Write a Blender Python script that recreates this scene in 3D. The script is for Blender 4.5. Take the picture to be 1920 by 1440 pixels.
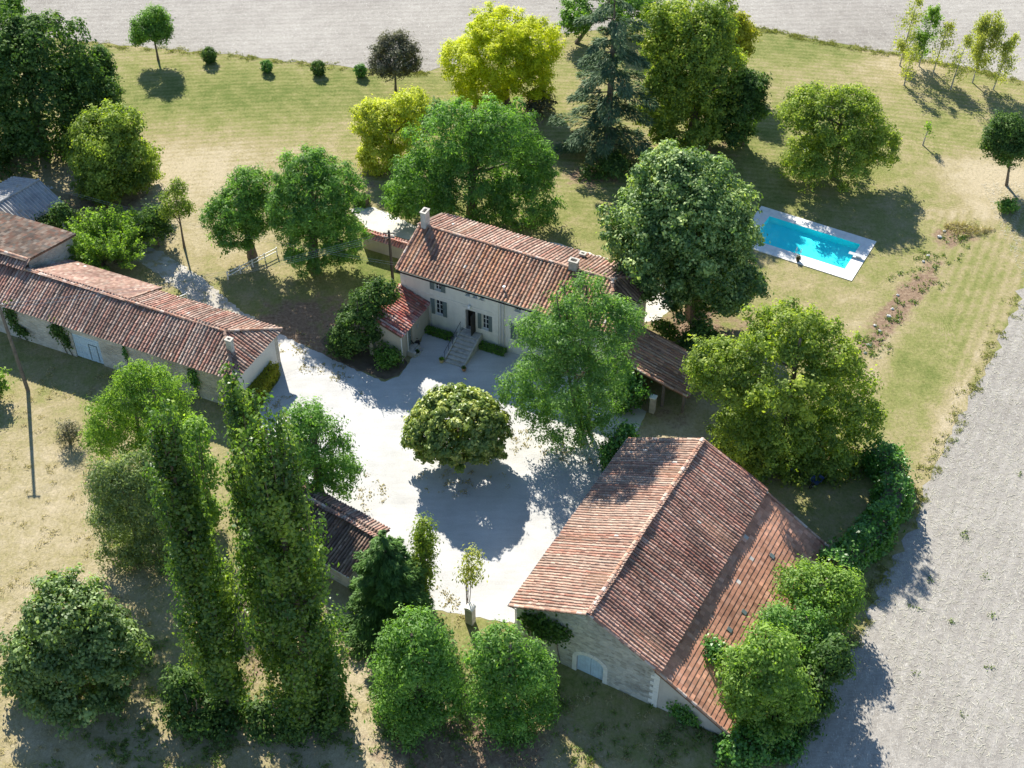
import bpy, math, random
import numpy as np
from mathutils import Vector

for o in list(bpy.data.objects):
    bpy.data.objects.remove(o, do_unlink=True)
scene = bpy.context.scene
COL = scene.collection
R = math.radians

# ------------------------------------------------------------------ camera, sky, sun, exposure
cam = bpy.data.cameras.new('camera')
cam.sensor_width = 36.0
cam.lens = 48.04
cam.clip_start = 1.0
cam.clip_end = 3000.0
camo = bpy.data.objects.new('camera', cam)
COL.objects.link(camo)
camo.location = (0.0, -85.12, 78.0)
camo.rotation_euler = (R(90.0 - 42.5), 0.0, 0.0)
scene.camera = camo

SUN_EL, SUN_AZ = 37.0, -17.3          # azimuth from +y towards +x
world = bpy.data.worlds.new('World')
scene.world = world
world.use_nodes = True
wn, wl = world.node_tree.nodes, world.node_tree.links
wn.clear()
sky = wn.new('ShaderNodeTexSky')
sky.sky_type = 'NISHITA'
sky.sun_disc = False
sky.sun_elevation = R(SUN_EL)
sky.sun_rotation = R(SUN_AZ)
sky.air_density = 1.0
sky.dust_density = 0.0
sky.ozone_density = 3.0
bg = wn.new('ShaderNodeBackground')
bg.inputs['Strength'].default_value = 0.098
wo = wn.new('ShaderNodeOutputWorld')
wl.new(sky.outputs[0], bg.inputs[0])
wl.new(bg.outputs[0], wo.inputs[0])

sun = bpy.data.lights.new('sun', 'SUN')
sun.energy = 5.0
sun.angle = R(0.53)
sun.color = (1.0, 0.95, 0.86)
suno = bpy.data.objects.new('sun', sun)
COL.objects.link(suno)
sd = Vector((math.sin(R(SUN_AZ)) * math.cos(R(SUN_EL)), math.cos(R(SUN_AZ)) * math.cos(R(SUN_EL)), math.sin(R(SUN_EL))))
suno.rotation_euler = sd.to_track_quat('Z', 'Y').to_euler()
suno.location = (0, 0, 120)

vs = scene.view_settings
vs.view_transform = 'Standard'
vs.look = 'None'
vs.exposure = 1.08
vs.gamma = 1.0
vs.use_curve_mapping = False
scene.cycles.max_bounces = 6
scene.cycles.diffuse_bounces = 3
scene.cycles.glossy_bounces = 2
scene.cycles.transmission_bounces = 4
scene.cycles.transparent_max_bounces = 4
scene.cycles.use_denoising = True

# ------------------------------------------------------------------ materials
MATS = {}

def nmat(name):
    m = bpy.data.materials.new(name)
    m.use_nodes = True
    nt = m.node_tree
    nt.nodes.clear()
    out = nt.nodes.new('ShaderNodeOutputMaterial')
    MATS[name] = m
    return m, nt, nt.nodes, nt.links, out

def principled(nt, out, rough=0.8, spec=0.2):
    p = nt.nodes.new('ShaderNodeBsdfPrincipled')
    p.inputs['Roughness'].default_value = rough
    p.inputs['Specular IOR Level'].default_value = spec
    nt.links.new(p.outputs[0], out.inputs[0])
    return p

def ramp(nt, fac, stops, interp='LINEAR'):
    r = nt.nodes.new('ShaderNodeValToRGB')
    r.color_ramp.interpolation = interp
    e = r.color_ramp.elements
    while len(e) < len(stops):
        e.new(0.5)
    for k, (pos, c) in enumerate(stops):
        e[k].position = pos
        e[k].color = tuple(c) + (1.0,) if len(c) == 3 else c
    if fac is not None:
        nt.links.new(fac, r.inputs[0])
    return r.outputs[0]

def coords(nt, scale=(1, 1, 1), kind='Object', rot=(0, 0, 0)):
    t = nt.nodes.new('ShaderNodeTexCoord')
    m = nt.nodes.new('ShaderNodeMapping')
    m.inputs['Scale'].default_value = scale
    m.inputs['Rotation'].default_value = rot
    nt.links.new(t.outputs[kind], m.inputs[0])
    return m.outputs[0]

def noise(nt, vec, scale, detail=4, rough=0.55, dist=0.0):
    n = nt.nodes.new('ShaderNodeTexNoise')
    n.inputs['Scale'].default_value = scale
    n.inputs['Detail'].default_value = detail
    n.inputs['Roughness'].default_value = rough
    n.inputs['Distortion'].default_value = dist
    nt.links.new(vec, n.inputs['Vector'])
    return n.outputs['Fac']

def math_n(nt, op, a, b=None, clamp=False):
    n = nt.nodes.new('ShaderNodeMath')
    n.operation = op
    n.use_clamp = clamp
    for k, x in enumerate((a, b)):
        if x is None:
            continue
        if isinstance(x, (int, float)):
            n.inputs[k].default_value = x
        else:
            nt.links.new(x, n.inputs[k])
    return n.outputs[0]

def mixc(nt, fac, a, b, mode='MIX'):
    n = nt.nodes.new('ShaderNodeMix')
    n.data_type = 'RGBA'
    n.blend_type = mode
    for sock, x in ((n.inputs[0], fac), (n.inputs[6], a), (n.inputs[7], b)):
        if isinstance(x, (int, float)):
            sock.default_value = x
        elif isinstance(x, tuple):
            sock.default_value = x + (1.0,) if len(x) == 3 else x
        else:
            nt.links.new(x, sock)
    return n.outputs[2]

def bump(nt, h, strength=0.3, dist=0.05):
    b = nt.nodes.new('ShaderNodeBump')
    b.inputs['Strength'].default_value = strength
    b.inputs['Distance'].default_value = dist
    nt.links.new(h, b.inputs['Height'])
    return b.outputs[0]

def attr(nt, name):
    a = nt.nodes.new('ShaderNodeAttribute')
    a.attribute_name = name
    return a

def plain(name, col, rough=0.7, spec=0.2, var=0.12, nscale=6.0, metal=0.0, bmp=0.0):
    m, nt, N, L, out = nmat(name)
    p = principled(nt, out, rough, spec)
    v = coords(nt)
    f = noise(nt, v, nscale, 4)
    lo = tuple(c * (1 - var) for c in col)
    hi = tuple(min(1, c * (1 + var)) for c in col)
    L.new(ramp(nt, f, [(0.3, lo), (0.7, hi)]), p.inputs['Base Color'])
    p.inputs['Metallic'].default_value = metal
    if bmp:
        L.new(bump(nt, f, bmp), p.inputs['Normal'])
    return m

def leaf_mat(name, lo, mid, hi, rough=0.55, trans=0.40, gloss=0.025):
    m, nt, N, L, out = nmat(name)
    t = attr(nt, 'tone').outputs['Fac']
    c = ramp(nt, t, [(0.05, lo), (0.5, mid), (0.95, hi)])
    d = N.new('ShaderNodeBsdfDiffuse')
    tr = N.new('ShaderNodeBsdfTranslucent')
    gl = N.new('ShaderNodeBsdfGlossy')
    gl.inputs['Roughness'].default_value = rough
    gl.inputs['Color'].default_value = (0.9, 0.95, 0.85, 1)
    L.new(c, d.inputs[0])
    L.new(mixc(nt, 1.0, c, (1.35, 1.45, 0.45), 'MULTIPLY'), tr.inputs[0])
    m1 = N.new('ShaderNodeMixShader')
    m1.inputs[0].default_value = trans
    m2 = N.new('ShaderNodeMixShader')
    m2.inputs[0].default_value = gloss
    L.new(d.outputs[0], m1.inputs[1]); L.new(tr.outputs[0], m1.inputs[2])
    L.new(m1.outputs[0], m2.inputs[1]); L.new(gl.outputs[0], m2.inputs[2])
    L.new(m2.outputs[0], out.inputs[0])
    return m

leaf_mat('leaf_dark', (0.034, 0.076, 0.020), (0.071, 0.140, 0.032), (0.171, 0.273, 0.057), trans=.4, gloss=.015)
leaf_mat('leaf_green', (0.062, 0.135, 0.025), (0.128, 0.256, 0.041), (0.273, 0.451, 0.075), trans=.46, gloss=.02)
leaf_mat('leaf_fresh', (0.092, 0.167, 0.031), (0.183, 0.308, 0.053), (0.372, 0.517, 0.102), trans=.5, gloss=.02)
leaf_mat('leaf_locust', (0.067, 0.140, 0.031), (0.137, 0.275, 0.054), (0.280, 0.478, 0.096), trans=.48, gloss=.02)
leaf_mat('leaf_airy', (.080, .165, .045), (.145, .275, .072), (.26, .42, .11), trans=.5, gloss=.02)
leaf_mat('leaf_walnut', (0.107, 0.164, 0.031), (0.226, 0.311, 0.048), (0.506, 0.569, 0.094), trans=.5, gloss=.02)
leaf_mat('leaf_palegold', (0.247, 0.292, 0.034), (0.512, 0.537, 0.061), (0.780, 0.780, 0.150), trans=.48, gloss=.02)
leaf_mat('leaf_hazel', (0.062, 0.112, 0.031), (0.134, 0.213, 0.059), (0.383, 0.492, 0.178), trans=.42, gloss=.03)
leaf_mat('leaf_stubble', (.36, .335, .29), (.47, .445, .39), (.58, .555, .49), trans=.2, gloss=.01)
leaf_mat('leaf_linden', (0.090, 0.152, 0.025), (0.201, 0.287, 0.041), (0.574, 0.601, 0.079), trans=.46, gloss=.02)
leaf_mat('leaf_olive', (0.079, 0.123, 0.020), (0.165, 0.238, 0.032), (0.369, 0.437, 0.055), trans=.45, gloss=.02)
leaf_mat('leaf_yellow', (.30, .34, .012), (.55, .58, .018), (.74, .72, .040), trans=.5, gloss=.02)
leaf_mat('leaf_gold', (.16, .19, .018), (.33, .34, .026), (.55, .50, .050), trans=.45, gloss=.02)
leaf_mat('leaf_plum', (.065, .062, .045), (.120, .118, .080), (.20, .20, .13), trans=.3, gloss=.02)
leaf_mat('leaf_cedar', (.042, .082, .040), (.075, .130, .064), (.15, .215, .11), trans=.22, gloss=.02)
leaf_mat('leaf_fir', (.034, .085, .020), (.070, .150, .034), (.15, .27, .055), trans=.3, gloss=.02)
leaf_mat('leaf_magnolia', (0.101, 0.156, 0.031), (0.199, 0.269, 0.053), (0.600, 0.600, 0.161), rough=.35, trans=.3, gloss=.03)
leaf_mat('leaf_laurel', (0.034, 0.101, 0.020), (0.083, 0.213, 0.037), (0.225, 0.437, 0.068), rough=.35, trans=.38, gloss=.03)
leaf_mat('leaf_lime', (0.054, 0.114, 0.033), (0.132, 0.227, 0.061), (0.590, 0.689, 0.262), trans=.40, gloss=.03)
leaf_mat('leaf_grey', (0.095, 0.140, 0.056), (0.177, 0.238, 0.095), (0.355, 0.424, 0.178), trans=.4, gloss=.02)
leaf_mat('leaf_birch', (.22, .26, .06), (.38, .40, .10), (.56, .55, .17), trans=.45, gloss=.02)
leaf_mat('leaf_straw', (.26, .21, .11), (.42, .35, .19), (.58, .50, .30), trans=.25, gloss=.02)
leaf_mat('leaf_weed', (.08, .14, .03), (.15, .22, .05), (.26, .30, .09), trans=.3)
plain('bark', (.16, .13, .10), .95, .05, .35, 5.0, bmp=.5)
plain('bark_pale', (.40, .37, .31), .9, .05, .35, 4.0, bmp=.3)
plain('white_paint', (.78, .78, .76), .5, .3, .05)
plain('blue_paint', (.50, .62, .70), .7, .15, .10, 3.0, bmp=.1)
plain('shutter_green', (.15, .19, .18), .6, .2, .12)
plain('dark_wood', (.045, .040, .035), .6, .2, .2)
plain('pole_wood', (.17, .15, .13), .9, .1, .3, 3.0, bmp=.3)
plain('metal_grey', (.42, .43, .44), .45, .4, .1, metal=.5)
plain('zinc', (.55, .56, .57), .5, .4, .08, metal=.3)
plain('black_plastic', (.02, .02, .022), .45, .4, .1)
plain('terracotta', (.45, .24, .13), .85, .1, .15)
plain('ochre_pot', (.55, .42, .20), .85, .1, .15)
plain('stone_pale', (.47, .44, .38), .95, .05, .22, 3.0, bmp=.4)
plain('stone_step', (.46, .43, .38), .95, .05, .25, 2.5, bmp=.3)
plain('stone_trim', (.74, .71, .64), .95, .05, .10, 2.0)
plain('roof_under', (.20, .12, .08), .95, .05, .25, 2.0)
plain('chimney_render', (.55, .52, .47), .95, .05, .20, 2.0, bmp=.2)
plain('soot', (.015, .014, .013), .95, .02, .2)
plain('soil_dark', (.13, .10, .07), .98, .03, .3, 1.5, bmp=.4)
plain('deck_pale', (.74, .72, .67), .9, .1, .07, 1.5)
plain('cable', (.50, .50, .50), .5, .3, .05)
plain('fabric_blue', (.08, .12, .24), .8, .1, .1)
plain('fabric_pale', (.55, .62, .68), .7, .2, .1)
plain('red_plastic', (.45, .06, .05), .5, .3, .1)
plain('rock_white', (.62, .60, .55), .95, .05, .18, 3.0, bmp=.3)
plain('pool_liner', (.05, .84, .86), .6, .2, .04, 1.2)

def glass_mat():
    m, nt, N, L, out = nmat('window_glass')
    p = principled(nt, out, .08, .6)
    p.inputs['Base Color'].default_value = (.02, .025, .03, 1)
glass_mat()

def water_mat():
    m, nt, N, L, out = nmat('pool_water')
    h = noise(nt, coords(nt), 2.2, 3, .6, .4)
    t = N.new('ShaderNodeBsdfTransparent')
    t.inputs['Color'].default_value = (.80, .985, .995, 1)
    gl = N.new('ShaderNodeBsdfGlossy')
    gl.inputs['Roughness'].default_value = .03
    nb = bump(nt, h, .12, .05)
    L.new(nb, gl.inputs['Normal'])
    mx = N.new('ShaderNodeMixShader')
    mx.inputs[0].default_value = .045; L.new(t.outputs[0], mx.inputs[1]); L.new(gl.outputs[0], mx.inputs[2])
    L.new(mx.outputs[0], out.inputs[0])
water_mat()

def render_mat(name, base, stain, streak=1.0):
    """lime render: blotched, with rain streaks of dirt"""
    m, nt, N, L, out = nmat(name)
    p = principled(nt, out, .95, .05)
    v = coords(nt)
    a = noise(nt, v, .9, 6, .6)
    s = noise(nt, coords(nt, (2.6, 2.6, .28)), 1.0, 5, .65)
    fine = noise(nt, v, 14, 3)
    f = math_n(nt, 'ADD', math_n(nt, 'MULTIPLY', a, .5), math_n(nt, 'MULTIPLY', s, .5 * streak))
    c = ramp(nt, f, [(.38, base), (.62, tuple(x * .86 for x in base)), (.78, stain)])
    c2 = mixc(nt, .25, c, ramp(nt, fine, [(.3, (.75, .75, .75)), (.7, (1, 1, 1))]), 'MULTIPLY')
    L.new(c2, p.inputs['Base Color'])
    L.new(bump(nt, fine, .15, .02), p.inputs['Normal'])
render_mat('house_render', (.80, .77, .69), (.50, .46, .38))
render_mat('annex_render', (.50, .45, .37), (.27, .23, .17))
render_mat('white_render', (.72, .70, .65), (.45, .42, .36), .6)
render_mat('lean_render', (.58, .53, .46), (.36, .31, .24))

def rubble_mat(name, scale, cols, mortar, dirt):
    m, nt, N, L, out = nmat(name)
    p = principled(nt, out, .97, .03)
    v0 = coords(nt, (scale * .72, scale * .72, scale * 1.35))
    dn = N.new('ShaderNodeTexNoise'); dn.inputs['Scale'].default_value = 1.6; dn.inputs['Detail'].default_value = 3
    L.new(v0, dn.inputs['Vector'])
    va = N.new('ShaderNodeVectorMath'); va.operation = 'MULTIPLY_ADD'
    L.new(dn.outputs['Color'], va.inputs[0]); va.inputs[1].default_value = (.5, .5, .5); L.new(v0, va.inputs[2])
    vo = N.new('ShaderNodeTexVoronoi'); vo.inputs['Scale'].default_value = 1.0
    L.new(va.outputs[0], vo.inputs['Vector'])
    ve = N.new('ShaderNodeTexVoronoi'); ve.feature = 'DISTANCE_TO_EDGE'; ve.inputs['Scale'].default_value = 1.0
    L.new(va.outputs[0], ve.inputs['Vector'])
    sep = N.new('ShaderNodeSeparateColor'); L.new(vo.outputs['Color'], sep.inputs[0])
    c = ramp(nt, sep.outputs[0], [(0, cols[0]), (.4, cols[1]), (.75, cols[2]), (1, cols[3])])
    e = ramp(nt, ve.outputs['Distance'], [(.02, (0, 0, 0)), (.10, (1, 1, 1))])
    c = mixc(nt, e, mortar, c)
    big = noise(nt, coords(nt, (.35, .35, .5)), 1.0, 6, .65)
    c = mixc(nt, ramp(nt, big, [(.5, (0, 0, 0)), (.72, (1, 1, 1))]), c, mixc(nt, .75, c, dirt, 'MULTIPLY'))
    L.new(c, p.inputs['Base Color'])
    L.new(bump(nt, e, .7, .06), p.inputs['Normal'])
rubble_mat('rubble_stone', 3.6, [(.34, .32, .27), (.50, .47, .40), (.61, .58, .50), (.46, .46, .43)], (.55, .53, .47), (.45, .45, .45))
rubble_mat('rubble_limed', 2.6, [(.44, .41, .35), (.54, .50, .43), (.60, .56, .49), (.48, .45, .40)], (.58, .55, .48), (.42, .40, .36))

def tile_mat():
    m, nt, N, L, out = nmat('roof_tile')
    p = principled(nt, out, .9, .1)
    c = attr(nt, 'tile_colour').outputs['Color']
    f = noise(nt, coords(nt), 7, 4, .7)
    c = mixc(nt, .55, c, ramp(nt, f, [(.3, (.70, .68, .66)), (.65, (1, 1, 1))]), 'MULTIPLY')
    L.new(c, p.inputs['Base Color'])
    L.new(bump(nt, f, .25, .03), p.inputs['Normal'])
tile_mat()

def corrugated_mat():
    m, nt, N, L, out = nmat('fibre_cement')
    p = principled(nt, out, .9, .1)
    f = noise(nt, coords(nt), 1.3, 5, .65)
    L.new(ramp(nt, f, [(.35, (.30, .29, .28)), (.55, (.42, .41, .39)), (.68, (.36, .31, .24))]), p.inputs['Base Color'])
corrugated_mat()

def ground_mat():
    m, nt, N, L, out = nmat('grass_ground')
    p = principled(nt, out, .97, .03)
    v = coords(nt)
    dry = attr(nt, 'dry').outputs['Fac']
    soil = attr(nt, 'soil').outputs['Fac']
    stripe = attr(nt, 'stripe').outputs['Fac']
    n1 = noise(nt, v, .09, 5, .6)
    n2 = noise(nt, v, .55, 5, .65)
    n3 = noise(nt, v, 3.5, 4, .7)
    n4 = noise(nt, coords(nt, (3.4, 1.8, 1), rot=(0, 0, .4)), 1.5, 5, .78, .8)
    wv = N.new('ShaderNodeTexWave'); wv.wave_type = 'BANDS'; wv.bands_direction = 'X'
    wv.inputs['Scale'].default_value = 1.0; wv.inputs['Distortion'].default_value = 3.0
    wv.inputs['Detail'].default_value = 2; wv.inputs['Detail Scale'].default_value = .6
    cmb = N.new('ShaderNodeCombineXYZ'); L.new(stripe, cmb.inputs[0])
    pos = N.new('ShaderNodeVectorMath'); pos.operation = 'MULTIPLY_ADD'
    L.new(v, pos.inputs[0]); pos.inputs[1].default_value = (.02, .02, 0); L.new(cmb.outputs[0], pos.inputs[2])
    L.new(pos.outputs[0], wv.inputs['Vector'])
    d = math_n(nt, 'ADD', dry, math_n(nt, 'MULTIPLY', math_n(nt, 'SUBTRACT', n1, .5), .75))
    d = math_n(nt, 'ADD', d, math_n(nt, 'MULTIPLY', math_n(nt, 'SUBTRACT', n2, .5), 1.1))
    d = math_n(nt, 'ADD', d, math_n(nt, 'MULTIPLY', math_n(nt, 'SUBTRACT', n3, .5), .75))
    amt = attr(nt, 'mown').outputs['Fac']
    d = math_n(nt, 'ADD', d, math_n(nt, 'MULTIPLY', math_n(nt, 'MULTIPLY', math_n(nt, 'SUBTRACT', wv.outputs['Fac'], .5), .15), amt))
    c = ramp(nt, d, [(.0, (.130, .160, .044)), (.32, (.225, .225, .082)), (.62, (.320, .270, .145)), (1.0, (.43, .36, .24))])
    sl = math_n(nt, 'ADD', soil, math_n(nt, 'MULTIPLY', math_n(nt, 'SUBTRACT', n2, .5), 1.1))
    sf = ramp(nt, sl, [(.42, (0, 0, 0)), (.62, (1, 1, 1))])
    soilc = ramp(nt, n3, [(.3, (.16, .105, .07)), (.55, (.27, .19, .13)), (.75, (.36, .29, .20))])
    c = mixc(nt, sf, c, soilc)
    c = mixc(nt, .75, c, ramp(nt, n4, [(.30, (.50, .52, .46)), (.46, (.90, .90, .88)), (.56, (1.0, 1.0, 1.0)), (.70, (1.22, 1.2, 1.12))]), 'MULTIPLY')
    L.new(c, p.inputs['Base Color'])
    h = math_n(nt, 'ADD', n3, n4)
    L.new(bump(nt, h, .55, .12), p.inputs['Normal'])
ground_mat()

def field_mat(name, rot):
    m, nt, N, L, out = nmat(name)
    p = principled(nt, out, .97, .03)
    v = coords(nt)
    big = noise(nt, v, .06, 4, .55)
    mid = noise(nt, v, .5, 5, .65)
    st = noise(nt, coords(nt, (1.0, 5.0, 1), rot=(0, 0, rot)), 1.4, 4, .7, .8)
    fine = noise(nt, v, 3.0, 4, .8)
    str1 = noise(nt, coords(nt, (5.5, 1.6, 1), rot=(0, 0, rot + .5)), 1.0, 4, .8, 2.2)
    f = math_n(nt, 'ADD', math_n(nt, 'MULTIPLY', big, .35), math_n(nt, 'MULTIPLY', mid, .25))
    f = math_n(nt, 'ADD', f, math_n(nt, 'MULTIPLY', st, .34))
    f = math_n(nt, 'SUBTRACT', f, .06)
    wv = N.new('ShaderNodeTexWave'); wv.wave_type = 'BANDS'; wv.bands_direction = 'Y'
    wv.inputs['Scale'].default_value = .32; wv.inputs['Distortion'].default_value = 2.5
    wv.inputs['Detail'].default_value = 3; wv.inputs['Detail Scale'].default_value = .5
    L.new(coords(nt, (1, 1, 1), rot=(0, 0, rot)), wv.inputs['Vector'])
    f = math_n(nt, 'ADD', f, math_n(nt, 'MULTIPLY', math_n(nt, 'SUBTRACT', wv.outputs['Fac'], .5), .05))
    f = math_n(nt, 'ADD', f, math_n(nt, 'MULTIPLY', fine, .18))
    c = ramp(nt, f, [(.36, (.22, .20, .175)), (.5, (.31, .287, .252)), (.60, (.375, .35, .308)), (.72, (.45, .415, .36))])
    c = mixc(nt, ramp(nt, str1, [(.55, (0, 0, 0)), (.66, (.9, .9, .9))]), c, (.54, .51, .455))
    c = mixc(nt, ramp(nt, fine, [(.32, (.5, .5, .5)), (.43, (0, 0, 0))]), c, (.14, .125, .105))
    L.new(c, p.inputs['Base Color'])
    L.new(bump(nt, math_n(nt, 'ADD', fine, str1), .6, .10), p.inputs['Normal'])
field_mat('stubble_field', -.06)
field_mat('stubble_field_side', -1.06)

def gravel_mat(name, lo, hi, grass=0.0):
    m, nt, N, L, out = nmat(name)
    p = principled(nt, out, .95, .05)
    v = coords(nt)
    a = noise(nt, v, .35, 5, .6)
    b = noise(nt, v, 9, 3, .7)
    tr = noise(nt, coords(nt, (.5, 3, 1), rot=(0, 0, .9)), .6, 4, .6, .7)
    f = math_n(nt, 'ADD', math_n(nt, 'MULTIPLY', a, .45), math_n(nt, 'ADD', math_n(nt, 'MULTIPLY', b, .3), math_n(nt, 'MULTIPLY', tr, .25)))
    c = ramp(nt, f, [(.32, tuple(x * .80 for x in lo)), (.46, lo), (.60, hi)])
    if grass:
        g1 = noise(nt, v, 1.1, 5, .7)
        c = mixc(nt, ramp(nt, g1, [(.5, (0, 0, 0)), (.62, (grass, grass, grass))]), c, (.30, .26, .13))
    L.new(c, p.inputs['Base Color'])
    L.new(bump(nt, b, .35, .04), p.inputs['Normal'])
gravel_mat('gravel_white', (.455, .445, .42), (.54, .53, .505))
gravel_mat('gravel_path', (.50, .47, .41), (.66, .63, .56))
gravel_mat('gravel_drive', (.40, .37, .32), (.56, .53, .46), .85)
gravel_mat('dust_track', (.33, .29, .20), (.42, .37, .28), .9)

# ------------------------------------------------------------------ mesh helpers
ORIG = {}

def tag(o, label=None, cat=None, group=None, kind=None):
    if label: o['label'] = label
    if cat: o['category'] = cat
    if group: o['group'] = group
    if kind: o['kind'] = kind
    return o

def empty(name, x, y, z=0.0, rz=0.0):
    o = bpy.data.objects.new(name, None)
    o.empty_display_size = 0.5
    o.location = (x, y, z)
    o.rotation_euler = (0, 0, rz)
    COL.objects.link(o)
    return o

def frame(name, ang, u0, v0, z0=0.0):
    """an Empty at (u0, v0) of a plan rotated by ang degrees; children are given in that plan's u, v"""
    t = R(ang)
    o = empty(name, u0 * math.cos(t) - v0 * math.sin(t), u0 * math.sin(t) + v0 * math.cos(t), z0, t)
    ORIG[o.name] = (u0, v0, z0)
    return o

class MB:
    def __init__(self):
        self.v, self.f = [], []
    def add(self, vs, fs):
        b = len(self.v)
        self.v += [tuple(p) for p in vs]
        self.f += [tuple(b + i for i in q) for q in fs]
        return self
    def box(self, a0, a1, b0, b1, c0, c1):
        return self.add([(a0, b0, c0), (a1, b0, c0), (a1, b1, c0), (a0, b1, c0), (a0, b0, c1), (a1, b0, c1), (a1, b1, c1), (a0, b1, c1)],
                        [(0, 3, 2, 1), (4, 5, 6, 7), (0, 1, 5, 4), (1, 2, 6, 5), (2, 3, 7, 6), (3, 0, 4, 7)])
    def prism(self, pts, off):
        """pts: planar loop of 3-D points, off: extrusion vector"""
        n = len(pts)
        q = [tuple(p[k] + off[k] for k in range(3)) for p in pts]
        return self.add(list(pts) + q, [tuple(range(n))[::-1], tuple(range(n, 2 * n))] + [(i, (i + 1) % n, n + (i + 1) % n, n + i) for i in range(n)])
    def quad(self, a, b, c, d):
        return self.add([a, b, c, d], [(0, 1, 2, 3)])
    def tube(self, path, rad, seg=6, caps=True):
        P = [Vector(p) for p in path]
        if not hasattr(rad, '__len__'):
            rad = [rad] * len(P)
        b = len(self.v)
        for i, p in enumerate(P):
            d = (P[min(i + 1, len(P) - 1)] - P[max(i - 1, 0)])
            d = d.normalized() if d.length > 1e-9 else Vector((0, 0, 1))
            ref = Vector((0, 0, 1)) if abs(d.z) < .9 else Vector((1, 0, 0))
            x = d.cross(ref).normalized(); y = d.cross(x)
            for k in range(seg):
                t = 2 * math.pi * k / seg
                q = p + (x * math.cos(t) + y * math.sin(t)) * rad[i]
                self.v.append(tuple(q))
        for i in range(len(P) - 1):
            for k in range(seg):
                a = b + i * seg + k; c = b + i * seg + (k + 1) % seg
                self.f.append((a, c, c + seg, a + seg))
        if caps:
            self.f.append(tuple(b + k for k in range(seg)))
            self.f.append(tuple(b + (len(P) - 1) * seg + k for k in range(seg))[::-1])
        return self
    def lathe(self, prof, seg=14, cx=0, cy=0, cz=0):
        b = len(self.v)
        for r_, z_ in prof:
            for k in range(seg):
                t = 2 * math.pi * k / seg
                self.v.append((cx + r_ * math.cos(t), cy + r_ * math.sin(t), cz + z_))
        for i in range(len(prof) - 1):
            for k in range(seg):
                a = b + i * seg + k; c = b + i * seg + (k + 1) % seg
                self.f.append((a, c, c + seg, a + seg))
        return self
    def build(self, name, mat, parent=None, bev=0.0, kind=None, smooth=False):
        off = (0, 0, 0)
        p = parent
        while p is not None and p.name not in ORIG:
            p = p.parent
        if p is not None:
            off = ORIG[p.name]
        me = bpy.data.meshes.new(name)
        me.from_pydata([(x - off[0], y - off[1], z - off[2]) for x, y, z in self.v], [], self.f)
        me.materials.append(MATS[mat])
        if smooth:
            me.polygons.foreach_set('use_smooth', [True] * len(me.polygons))
        me.update()
        o = bpy.data.objects.new(name, me)
        COL.objects.link(o)
        if parent is not None:
            o.parent = parent
        if bev:
            md = o.modifiers.new('bevel', 'BEVEL'); md.width = bev; md.segments = 1; md.limit_method = 'ANGLE'
        if kind:
            o['kind'] = kind
        return o

def np_mesh(name, V, Fq, mat, parent=None, tone=None, colour=None, kind=None, flat=False):
    """fast mesh of quads from numpy arrays; tone / colour are per-face attributes"""
    me = bpy.data.meshes.new(name)
    nv, nf = len(V), len(Fq)
    me.vertices.add(nv)
    me.vertices.foreach_set('co', np.ascontiguousarray(V, dtype=np.float32).ravel())
    me.loops.add(nf * 4)
    me.loops.foreach_set('vertex_index', np.ascontiguousarray(Fq, dtype=np.int32).ravel())
    me.polygons.add(nf)
    me.polygons.foreach_set('loop_start', np.arange(0, nf * 4, 4, dtype=np.int32))
    me.update(calc_edges=True)
    if tone is not None:
        a = me.attributes.new('tone', 'FLOAT', 'FACE')
        a.data.foreach_set('value', np.ascontiguousarray(tone, dtype=np.float32))
    if colour is not None:
        a = me.attributes.new('tile_colour', 'FLOAT_COLOR', 'FACE')
        a.data.foreach_set('color', np.ascontiguousarray(colour, dtype=np.float32).ravel())
    me.materials.append(MATS[mat])
    if flat:
        me.shade_flat()
    o = bpy.data.objects.new(name, me)
    COL.objects.link(o)
    if parent is not None:
        o.parent = parent
    if kind:
        o['kind'] = kind
    return o

# ------------------------------------------------------------------ foliage
LEAVES = [0]

def unit(v):
    return v / np.maximum(np.linalg.norm(v, axis=1, keepdims=True), 1e-9)

def leaf_quads(P, Nn, rng, L, W, droop=0.25, jit=.22, axis=None):
    """one folded rhombic leaf (or leaf spray) at each point"""
    n = len(P)
    rv = unit(rng.normal(size=(n, 3)))
    D = rv if axis is None else unit(axis + .45 * rv)
    D = D - Nn * np.sum(D * Nn, axis=1, keepdims=True)
    D = unit(D)
    D[:, 2] -= droop
    D = unit(D)
    T = unit(np.cross(Nn, D))
    s = np.clip(np.exp(rng.normal(0, jit, n)), .55, 1.5)[:, None]
    ln, wd = L * s, W * s
    a = P - D * ln * .5
    c = P + D * ln * .5
    m = P + D * ln * -.02 + Nn * (wd * .22)
    b = m + T * wd * .5
    d = m - T * wd * .5
    V = np.stack([a, b, c, d], axis=1).reshape(-1, 3)
    Fq = np.arange(4 * n).reshape(-1, 4)
    LEAVES[0] += n
    return V, Fq

def sphere_dirs(n, rng, zmin=-1.0):
    z = rng.uniform(zmin, 1, n)
    t = rng.uniform(0, 2 * np.pi, n)
    q = np.sqrt(1 - z * z)
    return np.stack([q * np.cos(t), q * np.sin(t), z], 1)

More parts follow.
